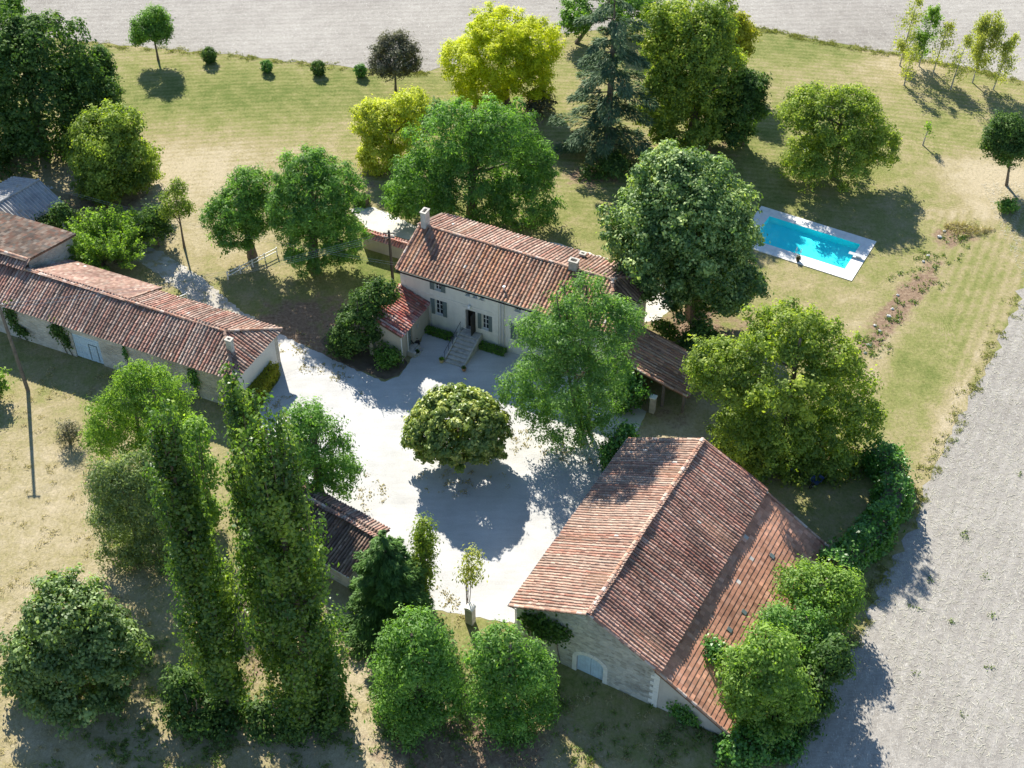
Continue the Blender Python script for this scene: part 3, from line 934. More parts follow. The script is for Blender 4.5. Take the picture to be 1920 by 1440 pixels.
def canal_tiles(parent, name, loop, pal, seed, pitch=.33, ln=.36, patch_amt=.35, w=None, sag=.055, deck=True):
    """loop: eave left, eave right, then the rest of the slope outline (3-D, plan coordinates), anticlockwise seen from above"""
    rng = np.random.default_rng(seed)
    e0, s, t, n = slope_axes(loop[0], loop[1], loop[-1])
    poly = [((np.array(p) - e0) @ s, (np.array(p) - e0) @ t) for p in loop]
    smax = max(p[0] for p in poly); smin = min(p[0] for p in poly); tmax = max(p[1] for p in poly)
    cs = np.arange(smin + pitch * .5, smax, pitch); ct = np.arange(-.06, tmax, ln)
    S, T = np.meshgrid(cs, ct); S = S.ravel(); T = T.ravel()
    ok = inside(poly, S, np.clip(T + ln * .5, .02, tmax - .02))
    S, T = S[ok], T[ok]
    m = len(S)
    off = ORIG.get(parent.name, (0, 0, 0)) if parent.name in ORIG else ORIG[parent.parent.name]
    base = e0 - np.array(off)
    ph = rng.uniform(0, 6.28, 4)
    def sagz(S_, T_):
        return sag * (np.sin(S_ * .55 + ph[0]) * np.sin(T_ * .7 + ph[1]) + .5 * np.sin(S_ * 1.7 + ph[2]))
    col_j = rng.normal(0, .012, len(cs) + 2)
    ci = np.clip(((S - smin) / pitch).astype(int), 0, len(col_j) - 1)
    js = col_j[ci] + rng.normal(0, .010, m)
    jt = rng.normal(0, .018, m)
    rot = rng.normal(0, .03, m)
    Vs, Fs, Cs = [], [], []
    nb = 0
    cols = tile_colours(m, S, T, pal, rng, patch_amt, w, pitch)
    # covers: tapered half barrels, lower end wider and lapping the tile below
    K = 5
    ang = np.linspace(-.10, math.pi + .10, K)
    V = np.zeros((m, 2, K, 3))
    for e, (tt, rad, lift) in enumerate(((-.04, pitch * .350, .034), (ln + .02, pitch * .305, .016))):
        for k in range(K):
            ds = -math.cos(ang[k]) * rad; dn = math.sin(ang[k]) * rad * .72 + lift
            SS = S + js + ds + rot * (tt - ln / 2); TT = T + jt + tt
            V[:, e, k] = base + s * SS[:, None] + t * TT[:, None] + n * (dn + sagz(SS, TT) + rng.normal(0, .006, m))[:, None]
    idx = np.arange(m)[:, None] * (2 * K)
    fq = np.concatenate([np.stack([idx[:, 0] + k, idx[:, 0] + k + 1, idx[:, 0] + K + k + 1, idx[:, 0] + K + k], 1) for k in range(K - 1)])
    Vs.append(V.reshape(-1, 3)); Fs.append(fq); Cs.append(np.tile(cols, (K - 1, 1))); nb += m * 2 * K
    # channels: shallow troughs between the covers
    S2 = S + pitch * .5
    c2 = tile_colours(m, S2, T, pal, rng, patch_amt + .1, w, pitch, 0) * .62  # troughs darkened in colour for dirt and the shade between covers
    K2 = 4
    V = np.zeros((m, 2, K2, 3))
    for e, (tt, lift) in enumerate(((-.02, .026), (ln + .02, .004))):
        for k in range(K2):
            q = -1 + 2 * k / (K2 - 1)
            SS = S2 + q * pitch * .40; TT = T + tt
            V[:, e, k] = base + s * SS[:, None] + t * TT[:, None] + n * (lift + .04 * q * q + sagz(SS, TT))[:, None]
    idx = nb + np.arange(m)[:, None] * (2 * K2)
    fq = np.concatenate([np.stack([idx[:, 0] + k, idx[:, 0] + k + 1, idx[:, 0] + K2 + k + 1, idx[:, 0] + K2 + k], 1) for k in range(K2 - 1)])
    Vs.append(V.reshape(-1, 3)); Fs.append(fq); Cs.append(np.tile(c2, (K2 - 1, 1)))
    C4 = np.concatenate(Cs); C4 = np.concatenate([C4, np.ones((len(C4), 1))], 1)
    o = np_mesh(name, np.concatenate(Vs), np.concatenate(Fs), 'roof_tile', parent, colour=C4, kind='stuff')
    return o

def flat_tiles(parent, name, loop, pal, seed, wd=.24, ln=.34, th=.04):
    """interlocking flat tiles: each a thin slab tilted on its course"""
    rng = np.random.default_rng(seed)
    e0, s, t, n = slope_axes(loop[0], loop[1], loop[-1])
    poly = [((np.array(p) - e0) @ s, (np.array(p) - e0) @ t) for p in loop]
    smax = max(p[0] for p in poly); smin = min(p[0] for p in poly); tmax = max(p[1] for p in poly)
    cs = np.arange(smin + wd * .5, smax, wd); ct = np.arange(0, tmax, ln)
    S, T = np.meshgrid(cs, ct); row = np.repeat(np.arange(len(ct)), len(cs)); S = S.ravel(); T = T.ravel()
    ok = inside(poly, S, np.clip(T + ln * .5, .02, tmax - .02)); S, T = S[ok], T[ok]; m = len(S)
    off = ORIG.get(parent.name) or ORIG[parent.parent.name]
    base = e0 - np.array(off)
    cols = tile_colours(m, S, T, pal, rng, .28, None, None, .004)
    lift = rng.normal(0, .003, m)
    V = np.zeros((m, 8, 3))
    for i, (a, b) in enumerate(((-1, 0), (1, 0), (1, 1), (-1, 1))):
        SS = S + a * wd * .506; TT = T + b * (ln + .03)
        hi = (.050 if b == 0 else .012) + lift
        V[:, i] = base + s * SS[:, None] + t * TT[:, None] + n * hi[:, None]
        V[:, i + 4] = V[:, i] - n * th
    idx = np.arange(m)[:, None] * 8
    F_ = [(0, 1, 2, 3), (0, 4, 5, 1), (1, 5, 6, 2), (3, 7, 4, 0)]
    fq = np.concatenate([idx + np.array(q)[None] for q in F_])
    C4 = np.tile(cols, (4, 1)); C4 = np.concatenate([C4, np.ones((len(C4), 1))], 1)
    return np_mesh(name, V.reshape(-1, 3), fq, 'roof_tile', parent, colour=C4, kind='stuff', flat=True)

RIDGE = {}
def ridge_tiles(parent, p0, p1, seed, pal, ln=.42, rad=.15, name='ridge_tile'):
    """single ridge tiles, each a part, sharing a few meshes"""
    rng = np.random.default_rng(seed)
    if not RIDGE:
        for k in range(10):
            K = 6
            ang = np.linspace(-.15, math.pi + .15, K)
            V = []
            for e, (x, r_) in enumerate(((-.03, 1.0), (1.0, .86))):
                for a in ang:
                    V.append((x, -math.cos(a) * r_, math.sin(a) * r_ * .8 + (.12 if e == 0 else 0)))
            Fq = [(i, i + 1, K + i + 1, K + i) for i in range(K - 1)]
            me = bpy.data.meshes.new('ridge_tile')
            me.from_pydata(V, [], Fq)
            c = [(.46, .28, .20), (.52, .36, .27), (.40, .22, .15), (.58, .44, .35), (.34, .20, .15), (.50, .33, .24), (.62, .50, .42), (.44, .24, .16), (.55, .40, .30), (.38, .25, .19)][k]
            a_ = me.attributes.new('tile_colour', 'FLOAT_COLOR', 'FACE')
            a_.data.foreach_set('color', list(c + (1.0,)) * len(Fq))
            me.materials.append(MATS['roof_tile'])
            me.update()
            RIDGE[k] = me
    off = Vector(ORIG.get(parent.name) or ORIG[parent.parent.name])
    a, b = Vector(p0) - off, Vector(p1) - off
    d = b - a; n = max(1, round(d.length / ln)); step = d.length / n
    q = d.to_track_quat('X', 'Z')
    for i in range(n):
        o = bpy.data.objects.new(name, RIDGE[int(rng.integers(0, 10))])
        o.location = a + d * (i / n) + Vector((0, 0, float(rng.normal(0, .008))))
        o.rotation_mode = 'QUATERNION'
        o.rotation_quaternion = q
        o.scale = (step * 1.03, rad, rad)
        COL.objects.link(o)
        o.parent = parent

def deck(parent, name, loop, th=.10, mat='roof_under', drop=.02):
    """roof boarding under the tiles"""
    e0, s, t, n = slope_axes(loop[0], loop[1], loop[-1])
    top = [tuple(np.array(p) - n * drop) for p in loop]
    mb = MB(); mb.prism(top, tuple(-n * th))
    return mb.build(name, mat, parent)

def wall_holes(mb, u0, u1, z0, z1, v, th, holes):
    """wall in the u-z plane, outer face at v, inner at v+th, with rectangular holes (u0,u1,z0,z1)"""
    us = sorted({u0, u1} | {h[0] for h in holes} | {h[1] for h in holes})
    zs = sorted({z0, z1} | {h[2] for h in holes} | {h[3] for h in holes})
    def solid(i, j):
        if not (0 <= i < len(us) - 1 and 0 <= j < len(zs) - 1):
            return False
        cu, cz = (us[i] + us[i + 1]) / 2, (zs[j] + zs[j + 1]) / 2
        return not any(h[0] < cu < h[1] and h[2] < cz < h[3] for h in holes)
    w = v + th
    for i in range(len(us) - 1):
        for j in range(len(zs) - 1):
            if not solid(i, j):
                continue
            a, b, c, d = us[i], us[i + 1], zs[j], zs[j + 1]
            mb.quad((a, v, c), (b, v, c), (b, v, d), (a, v, d))
            mb.quad((a, w, c), (a, w, d), (b, w, d), (b, w, c))
            if not solid(i - 1, j): mb.quad((a, v, c), (a, v, d), (a, w, d), (a, w, c))
            if not solid(i + 1, j): mb.quad((b, v, c), (b, w, c), (b, w, d), (b, v, d))
            if not solid(i, j - 1): mb.quad((a, v, c), (a, w, c), (b, w, c), (b, v, c))
            if not solid(i, j + 1): mb.quad((a, v, d), (b, v, d), (b, w, d), (a, w, d))
    return mb

def window(parent, u0, u1, z0, z1, v, shutters=(), panes=(2, 3), sw=None):
    """wooden casement set back in a wall opening, stone sill, panes and louvred shutters folded on the wall"""
    d = v + .16
    fr = .06
    w = MB()
    w.box(u0, u0 + fr, d, d + .06, z0, z1); w.box(u1 - fr, u1, d, d + .06, z0, z1)
    w.box(u0 + fr, u1 - fr, d, d + .06, z0, z0 + fr); w.box(u0 + fr, u1 - fr, d, d + .06, z1 - fr, z1)
    win = w.build('window', 'white_paint', parent)
    nx, nz = panes
    gw, gh = (u1 - u0 - 2 * fr) / nx, (z1 - z0 - 2 * fr) / nz
    for i in range(nx):
        for j in range(nz):
            a = u0 + fr + gw * i; b = z0 + fr + gh * j
            MB().box(a + .02, a + gw - .02, d + .025, d + .04, b + .02, b + gh - .02).build('pane', 'window_glass', win)
    bars = MB()
    for i in range(1, nx):
        a = u0 + fr + gw * i; bars.box(a - .03, a + .03, d + .005, d + .055, z0 + fr, z1 - fr)
    for j in range(1, nz):
        b = z0 + fr + gh * j
        for i in range(nx):
            a = u0 + fr + gw * i
            bars.box(a + (.03 if i else 0), a + gw - (.03 if i < nx - 1 else 0), d + .01, d + .05, b - .018, b + .018)
    if nx > 1 or nz > 1:
        bars.build('glazing_bar', 'white_paint', win)
    MB().box(u0 - .08, u1 + .08, v - .07, v + .15, z0 - .10, z0 - .005).build('sill', 'stone_trim', win)
    sw = sw or (u1 - u0) * .5
    for side in shutters:
        a, b = (u0 - .03 - sw, u0 - .03) if side == 'L' else (u1 + .03, u1 + .03 + sw)
        s = MB()
        s.box(a, a + .06, v - .055, v - .02, z0 - .02, z1 + .02); s.box(b - .06, b, v - .055, v - .02, z0 - .02, z1 + .02)
        for zc in (z0 - .02, (z0 + z1) / 2 - .04, z1 - .06):
            s.box(a + .06, b - .06, v - .053, v - .022, zc, zc + .08)
        k = int((z1 - z0) / .10)
        for j in range(k):
            zc = z0 + .04 + j * (z1 - z0 - .1) / k
            s.add([(a + .06, v - .05, zc), (b - .06, v - .05, zc), (b - .06, v - .025, zc + .075), (a + .06, v - .025, zc + .075)], [(0, 1, 2, 3)])
        s.build('shutter', 'shutter_green', parent)
    return win

def chimney(parent, u, v, z0, z1, w, d, mat='chimney_render', name='chimney'):
    mb = MB()
    t = .10
    mb.box(u - w / 2, u + w / 2, v - d / 2, v - d / 2 + t, z0, z1); mb.box(u - w / 2, u + w / 2, v + d / 2 - t, v + d / 2, z0, z1)
    mb.box(u - w / 2, u - w / 2 + t, v - d / 2 + t, v + d / 2 - t, z0, z1); mb.box(u + w / 2 - t, u + w / 2, v - d / 2 + t, v + d / 2 - t, z0, z1)
    c = mb.build(name, mat, parent)
    MB().box(u - w / 2 + t, u + w / 2 - t, v - d / 2 + t, v + d / 2 - t, z0, z1 - .35).build('flue', 'soot', c)
    cp = MB()
    e = .06
    cp.box(u - w / 2 - e, u + w / 2 + e, v - d / 2 - e, v - d / 2 + t, z1, z1 + .08); cp.box(u - w / 2 - e, u + w / 2 + e, v + d / 2 - t, v + d / 2 + e, z1, z1 + .08)
    cp.box(u - w / 2 - e, u - w / 2 + t, v - d / 2 + t, v + d / 2 - t, z1, z1 + .08); cp.box(u + w / 2 - t, u + w / 2 + e, v - d / 2 + t, v + d / 2 - t, z1, z1 + .08)
    cp.build('cap', 'stone_pale', c)
    return c

# ------------------------------------------------------------------ the house
def build_house():
    A = -25.5
    h = frame('farmhouse', A, -12.45, 3.65)
    tag(h, 'two storey pale rendered farmhouse with long red tiled roof and outside stone stairs', 'house')
    U0, U1, V0, V1, ZE = -12.45, 7.3, 3.65, 11.9, 5.90
    VR, ZR = 7.85, 7.50
    holes = [(-9.12, -8.52, 4.42, 5.22), (-9.15, -8.42, 1.72, 3.35), (-6.17, -5.24, 1.10, 3.32), (-4.62, -3.98, 1.66, 3.30),
             (-6.12, -5.70, 4.84, 5.26), (-5.45, -5.03, 4.82, 5.26), (-4.78, -4.36, 4.80, 5.26), (-1.48, -.92, 4.78, 5.24), (-1.32, -.62, 1.62, 3.28),
             (1.6, 2.3, 1.62, 3.28), (4.4, 5.1, 1.62, 3.28)]
    mb = MB()
    wall_holes(mb, U0, U1, 0, ZE, V0, .45, holes)
    W = mb.build('front_wall', 'house_render', h)
    g_ = MB()
    g_.prism([(U0, V0 + .45, 0), (U0, V1 - .45, 0), (U0, V1 - .45, ZE), (U0, VR, ZR - .12), (U0, V0 + .45, ZE)], (.45, 0, 0)); g_.build('gable_wall', 'house_render', h)
    MB().box(U1 - .45, U1, V0 + .45, V1 - .45, 0, ZE).build('end_wall', 'house_render', h)
    MB().box(U0, U1, V1 - .45, V1, 0, ZE).build('rear_wall', 'house_render', h)
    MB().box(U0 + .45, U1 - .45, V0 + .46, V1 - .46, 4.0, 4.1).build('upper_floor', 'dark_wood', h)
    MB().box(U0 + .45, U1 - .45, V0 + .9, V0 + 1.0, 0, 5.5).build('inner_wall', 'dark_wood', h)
    # string course, pilasters, quoins
    for a, b in ((-12.2, -3.62), (-3.0, 7.2)):
        MB().box(a, b, V0 - .035, V0 - .002, 3.62, 3.80).build('string_course', 'stone_trim', h)
    MB().box(-3.60, -3.02, V0 - .05, V0 - .002, 0, ZE - .02).build('pilaster', 'stone_trim', h)
    MB().box(-6.45, -6.20, V0 - .03, V0 - .002, 1.1, 3.55).build('door_jamb', 'stone_trim', h)
    MB().box(-5.21, -4.96, V0 - .03, V0 - .002, 1.1, 3.55).build('door_jamb', 'stone_trim', h)
    MB().box(-6.20, -5.21, V0 - .03, V0 - .002, 3.33, 3.55).build('lintel', 'stone_trim', h)
    rq = random.Random(3)
    z = 0.0
    k = 0
    while z < 5.6:
        hh = .34 + rq.uniform(-.03, .05)
        L_ = .55 if k % 2 else .36
        MB().box(U0 - .025, U0 + L_, V0 - .03, V0 - .001, z + .008, min(z + hh, 5.75)).build('quoin', 'stone_trim', h)
        z += hh; k += 1
    window(h, -9.12, -8.52, 4.42, 5.22, V0, ('L', 'R'), (2, 2), .42)
    window(h, -9.15, -8.42, 1.72, 3.35, V0, ('L', 'R'), (2, 3), .40)
    window(h, -4.62, -3.98, 1.66, 3.30, V0, ('L', 'R'), (2, 3), .34)
    for a in (-6.12, -5.45, -4.78):
        window(h, a, a + .42, 4.83, 5.26, V0, (), (1, 1))
    window(h, -1.48, -.92, 4.78, 5.24, V0, (), (2, 1))
    window(h, -1.32, -.62, 1.62, 3.28, V0, ('L', 'R'), (2, 3), .50)
    window(h, 1.6, 2.3, 1.62, 3.28, V0, ('L', 'R'), (2, 3), .45)
    window(h, 4.4, 5.1, 1.62, 3.28, V0, ('L', 'R'), (2, 3), .45)
    d = MB().box(-5.34, -5.26, V0 - .72, V0 + .05, 1.12, 3.28).build('door', 'dark_wood', h)
    MB().box(-5.40, -5.345, V0 - .66, V0 - .60, 2.1, 2.16).build('handle', 'metal_grey', d)
    MB().box(-6.17, -5.24, V0 + .02, V0 + .44, 1.06, 1.115).build('threshold', 'stone_step', h)
    # lamp over the door, drainpipes, gutter
    lm = MB(); lm.lathe([(.02, .30), (.10, .27), (.16, .12), (.13, .0), (.02, -.03)], 10, -5.72, V0 - .18, 3.68); lp = lm.build('wall_lamp', 'white_paint', h)
    MB().tube([(-5.72, V0, 3.86), (-5.72, V0 - .18, 4.0)], .02, 5).build('bracket', 'metal_grey', lp)
    MB().tube([(-2.5, V0 - .10, 0.05), (-2.5, V0 - .10, 5.4), (-2.5, V0 - .3, 5.66)], .05, 8).build('drainpipe', 'zinc', h)
    MB().tube([(-2.78, V0 - .10, 0.6), (-2.78, V0 - .10, 5.4), (-2.78, V0 - .3, 5.66)], .04, 8).build('drainpipe', 'zinc', h)
    MB().tube([(-9.55, V0 - .08, 0.05), (-9.55, V0 - .08, 2.9)], .05, 8).build('drainpipe', 'zinc', h)
    gm = MB()
    K = 6
    for i in range(K):
        a0 = math.pi + math.pi * i / K; a1 = math.pi + math.pi * (i + 1) / K
        y0, z0 = V0 - .42 + .075 * math.cos(a0), 5.58 + .075 * math.sin(a0)
        y1, z1 = V0 - .42 + .075 * math.cos(a1), 5.58 + .075 * math.sin(a1)
        gm.quad((U0 - .25, y0, z0), (U1 + .3, y0, z0), (U1 + .3, y1, z1), (U0 - .25, y1, z1))
    gm.build('gutter', 'dark_wood', h)  # dark colour stands in for the shadow line along the eave
    # roof: gable left, hip right
    EV, EZ = V0 - .34, ZE - .10
    RV, RZ = V1 + .35, ZE - .10
    UL, UR, UH = U0 - .28, U1 + .35, 5.55
    f_ = [(UL, EV, EZ), (UR, EV, EZ), (UH, VR, ZR), (UL, VR, ZR)]
    b_ = [(UR, RV, RZ), (UL, RV, RZ), (UL, VR, ZR), (UH, VR, ZR)]
    e_ = [(UR, EV, EZ), (UR, RV, RZ), (UH, VR, ZR)]
    for i, (lp_, pal, sd_) in enumerate(((f_, TILE_HOUSE, 11), (b_, TILE_BARN, 12))):
        r_ = deck(h, 'roof', lp_)
        canal_tiles(r_, 'roof_tiles', lp_, pal, sd_, .335, .38, .22 if i == 0 else .3)
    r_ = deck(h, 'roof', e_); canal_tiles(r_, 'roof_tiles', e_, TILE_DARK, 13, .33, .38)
    ridge_tiles(h, (UL, VR, ZR + .02), (UH, VR, ZR + .02), 1, TILE_HOUSE)
    ridge_tiles(h, (UR, RV, RZ + .03), (UH, VR, ZR + .02), 2, TILE_HOUSE, name='hip_tile')
    ridge_tiles(h, (UR, EV, EZ + .03), (UH, VR, ZR + .02), 3, TILE_HOUSE, name='hip_tile')
    ridge_tiles(h, (UL + .05, EV, EZ + .02), (UL + .05, VR, ZR), 4, TILE_HOUSE, rad=.11, name='verge_tile')
    chimney(h, -12.15, 7.9, 6.9, 9.0, .48, .78, 'chimney_render')
    chimney(h, 2.0, 7.85, 7.0, 8.3, .75, .55, 'stone_pale')
    chimney(h, 6.4, 10.3, 5.2, 7.1, .8, .6, 'stone_pale')
    chimney(h, 1.4, 11.3, 5.5, 6.5, .5, .4, 'stone_pale')
    # vent pipe on the front slope
    vm = MB(); vm.tube([(-2.75, 4.2, 5.8), (-2.75, 4.2, 6.5)], .06, 8); vm.box(-2.86, -2.64, 4.09, 4.31, 6.502, 6.57); vm.build('vent_pipe', 'white_paint', h)
    # stone stairs: eight treads between parapets
    n = 8
    for i in range(n):
        v = .02 + i * .40; z = 1.06 * (i + 1) / n
        MB().box(-6.42, -4.72, v, v + .44, z - .11, z).build('stair_tread', 'stone_step', h, bev=.015)
        MB().box(-6.36, -4.78, v + .05, v + .40, 0, z - .115).build('stair_riser', 'stone_pale', h)
    MB().box(-6.40, -4.74, 3.24, V0 - .04, 0, 1.08).build('landing', 'stone_step', h)
    for u in (-6.58, -4.70):
        m2 = MB(); m2.prism([(u, .0, 0), (u, V0 - .06, 0), (u, V0 - .06, 1.16), (u, 3.2, 1.16), (u, .0, .20)], (.14, 0, 0)); m2.build('stair_side_wall', 'stone_pale', h)
    rl = MB()
    for t in range(5):
        v = .2 + t * .75; z = .28 + (v / 3.4) * 1.05
        rl.tube([(-6.51, v, z - .25), (-6.51, v, z + .72)], .016, 5)
    rl.tube([(-6.51, .1, 1.0), (-6.51, 3.3, 2.0)], .022, 6); rl.build('handrail', 'dark_wood', h)

    # lean-to annex in front of the left end
    a = frame('annex', A, -12.45, -1.45)
    tag(a, 'small rendered annex with mono-pitch red roof against the farmhouse front', 'building')
    a0, a1, b0, b1 = -12.35, -9.78, -1.40, 3.60
    zl, zr = 3.72, 2.80
    m = MB(); m.prism([(a0, b0, 0), (a1, b0, 0), (a1, b0, zr), (a0, b0, zl)], (0, .3, 0)); m.build('front_wall', 'annex_render', a)
    m = MB(); wm = MB(); hole = (-.15, .55, .45, 2.35)
    # right wall is in the v-z plane
    for q in ((b0 + .3, hole[0], 0, zr), (hole[1], b1, 0, zr), (hole[0], hole[1], 0, hole[2]), (hole[0], hole[1], hole[3], zr)):
        m.box(a1 - .3, a1, q[0], q[1], q[2], q[3])
    m.build('side_wall', 'annex_render', a)
    MB().box(a0, a0 + .3, b0 + .3, b1, 0, zl - .05).build('outer_wall', 'annex_render', a)
    dd = MB().box(a1 - .2, a1 - .13, hole[0] + .03, hole[1] - .03, hole[2] + .02, hole[3] - .02).build('door', 'shutter_green', a)
    MB().box(a1 - .13, a1 - .09, hole[1] - .14, hole[1] - .10, 1.4, 1.5).build('handle', 'metal_grey', dd)
    MB().box(a1 - .02, a1 + .03, 1.35, 1.62, 1.55, 1.95).build('wall_box', 'metal_grey', a)
    ann = [(a1 + .16, b0 - .16, zr + .02), (a1 + .16, b1 + .03, zr + .02), (a0 - .16, b1 + .03, zl + .16), (a0 - .16, b0 - .16, zl + .16)]
    r_ = deck(a, 'roof', ann); canal_tiles(r_, 'roof_tiles', ann, np.array([(.48, .14, .10), (.42, .12, .10), (.55, .24, .17), (.60, .38, .32), (.36, .11, .09), (.66, .52, .46)]), 21, .30, .36, .12)
    ridge_tiles(a, (a0 - .1, b0 - .14, zl + .16), (a0 - .1, b1, zl + .16), 5, TILE_HOUSE, rad=.12)
    MB().tube([(a1 + .05, b0 - .04, .05), (a1 + .05, b0 - .04, 2.7)], .045, 7).build('drainpipe', 'white_paint', a)
    MB().tube([(a1 + .12, b0 + 0.9, .5), (a1 + .12, b0 + 0.9, 2.7)], .035, 7).build('drainpipe', 'white_paint', a)
    p = MB().box(-12.75, -12.36, b0 - .42, b0 + .02, 0, 2.15).build('buttress', 'annex_render', a)
    m = MB(); m.prism([(-12.82, b0 - .50, 2.155), (-12.30, b0 - .50, 2.155), (-12.30, b0 + .05, 2.155), (-12.82, b0 + .05, 2.155)], (0, 0, .08)); m.build('cap', 'stone_pale', p)
    for i in range(3):
        MB().box(a1 + .02, a1 + .95 - i * .27, -.32, .72, i * .15 + .002, i * .15 + .148).build('door_step', 'stone_step', a, bev=.015)
    MB().box(a1 + .02, a1 + .80, -.62, -.34, 0, .5).build('step_wall', 'stone_pale', a)
build_house()

# ------------------------------------------------------------------ big barn with lean-to
def build_barn():
    A = -29.5
    b = frame('stone_barn', A, 13.5, -23.2)
    tag(b, 'big rubble stone barn with wide tiled roof beside the gravel court', 'barn')
    U0, UR, U1, UE = 13.5, 18.95, 24.25, 29.6
    V0, V1 = -23.2, -5.2
    ZL, ZT, ZJ, ZE = 4.20, 6.98, 4.14, 1.0
    # front gable with a round-headed door opening
    D0, D1, DZ = 18.2, 20.2, 1.55
    cx = (D0 + D1) / 2
    arch = [(cx + math.cos(t) * (D1 - D0) / 2, DZ + math.sin(t) * .62) for t in np.linspace(0, math.pi, 11)]
    def gable(v, name, door):
        m = MB()
        if door:
            left = [(U0, v, 0), (D0, v, 0)] + [(x, v, z) for x, z in arch[::-1]][0:6] + [(cx, v, 6.86 - .50 * (UR - cx) * 0 - abs(cx - UR) * .50), (UR - (UR - U0) * 1e-3, v, 6.86)] + [(U0, v, ZL)]
            right = [(D1, v, 0), (U1, v, 0), (U1, v, ZJ - .05), (cx + .0, v, 6.86 - (cx - UR) * .50)] + [(x, v, z) for x, z in arch[::-1]][5:]
            left = [(U0, v, 0), (D0, v, 0)] + [(x, v, z) for x, z in arch[::-1]][0:6] + [(cx, v, 6.86 - (cx - UR) * .52), (UR, v, 6.86), (U0, v, ZL)]
            right = [(D1, v, 0), (U1, v, 0), (U1, v, ZJ - .06), (cx, v, 6.86 - (cx - UR) * .52)] + [(x, v, z) for x, z in arch[::-1]][5:]
            for lp in (left, right):
                m.prism(lp, (0, .6, 0))
        else:
            m.prism([(U0, v, 0), (U1, v, 0), (U1, v, ZJ - .06), (UR, v, 6.86), (U0, v, ZL)], (0, -.6, 0))
        return m.build(name, 'rubble_stone', b)
    gable(V0, 'gable_wall', True)
    gable(V1, 'rear_wall', False)
    MB().box(U0, U0 + .6, V0 + .6, V1 - .6, 0, ZL).build('court_wall', 'rubble_stone', b)
    # lean-to walls
    m = MB(); m.prism([(U1 + .0, V0 + .05, 0), (29.2, V0 + .05, 0), (29.2, V0 + .05, 1.08), (U1, V0 + .05, ZJ - .10)], (0, .4, 0)); m.build('lean_to_wall', 'lean_render', b)
    MB().box(28.9, 29.2, V0 + .45, V1, 0, 1.05).build('field_wall', 'lean_render', b)
    m = MB(); m.prism([(U1, V1 - .05, 0), (29.2, V1 - .05, 0), (29.2, V1 - .05, 1.08), (U1, V1 - .05, ZJ - .10)], (0, -.4, 0)); m.build('lean_to_wall', 'lean_render', b)
    # quoins at the right corner and stone jambs
    rq = random.Random(5)
    z, k = 0.0, 0
    while z < 3.6:
        hh = .30 + rq.uniform(-.04, .06); L_ = .62 if k % 2 else .38
        MB().box(U1 - L_, U1 + .03, V0 - .04, V0 - .001, z + .01, z + hh).build('quoin', 'stone_trim', b, bev=.012)
        z += hh; k += 1
    z = 0.0
    while z < 3.9:
        hh = .32 + rq.uniform(-.04, .05); L_ = .6 if k % 2 else .36
        MB().box(U0 - .03, U0 + L_, V0 - .04, V0 - .001, z + .01, z + hh).build('quoin', 'stone_trim', b, bev=.012)
        z += hh; k += 1
    for (a, c) in ((D0 - .34, D0 - .01), (D1 + .01, D1 + .34)):
        for j in range(4):
            MB().box(a, c, V0 - .035, V0 - .001, j * .385 + .006, j * .385 + .375).build('jamb_stone', 'stone_trim', b, bev=.012)
    na = 9
    for j in range(na):
        t0, t1 = math.pi * j / na + .012, math.pi * (j + 1) / na - .012
        def P(t, r_, y): return (cx + math.cos(t) * ((D1 - D0) / 2 + r_), y, DZ + .005 + math.sin(t) * (.62 + r_))
        MB().prism([P(t0, .01, V0 - .035), P(t1, .01, V0 - .035), P(t1, .34, V0 - .035), P(t0, .34, V0 - .035)], (0, .033, 0)).build('arch_stone', 'stone_trim', b)
    # plank doors
    for s, (p0, p1) in enumerate(((D0, cx - .012), (cx + .012, D1))):
        door = None
        n = 5; w = (p1 - p0) / n
        for j in range(n):
            a = p0 + j * w + .006; c = p0 + (j + 1) * w - .006
            def zt(x): return DZ + .62 * math.sqrt(max(0, 1 - ((x - cx) / ((D1 - D0) / 2)) ** 2))
            q = MB(); q.prism([(a, V0 + .14, .03), (c, V0 + .14, .03), (c, V0 + .14, zt(c) - .01), (a, V0 + .14, zt(a) - .01)], (0, .05, 0))
            if door is None:
                door = q.build('door', 'blue_paint', b)
            else:
                q.build('plank', 'blue_paint', door)
        hg = MB().box(p0 + .03, p1 - .03, V0 + .125, V0 + .138, 1.10, 1.18).build('hinge_strap', 'blue_paint', door)
    MB().box(D0 + .01, D1 - .01, V0 + .30, V0 + .35, 0, 1.5).build('door_lining', 'dark_wood', b)
    # roofs
    f0, f1 = V0 - .28, V1 + .28
    left = [(U0 - .42, f1, ZL - .04), (U0 - .42, f0, ZL - .04), (UR, f0, ZT), (UR, f1, ZT)]
    right = [(U1 + .05, f0, ZJ + .24), (U1 + .05, f1, ZJ + .24), (UR, f1, ZT), (UR, f0, ZT)]
    lean = [(UE, f0 - .02, ZE), (UE, f1 + .02, ZE), (U1 - .25, f1 + .02, ZJ + .10), (U1 - .25, f0 - .02, ZJ + .10)]
    r_ = deck(b, 'roof', left); canal_tiles(r_, 'roof_tiles', left, TILE_BARN * np.array([1.0, .96, .92]), 31, .265, .36, .12, w=[.18, .22, .08, .22, .04, .16, .07, .03])
    r_ = deck(b, 'roof', right); canal_tiles(r_, 'roof_tiles', right, TILE_BARN * np.array([1.12, 1.0, .95]), 32, .265, .36, .38, w=[.24, .16, .18, .09, .10, .03, .14, .06], sag=.06)
    r_ = deck(b, 'lean_to_roof', lean, drop=.05); flat_tiles(r_, 'roof_tiles', lean, np.array([(.54, .27, .17), (.56, .29, .185), (.50, .245, .155), (.57, .31, .21), (.48, .24, .155)]), 33, .30, .37)
    ridge_tiles(b, (UR, f0, ZT + .02), (UR, f1, ZT + .02), 6, TILE_BARN, rad=.17)
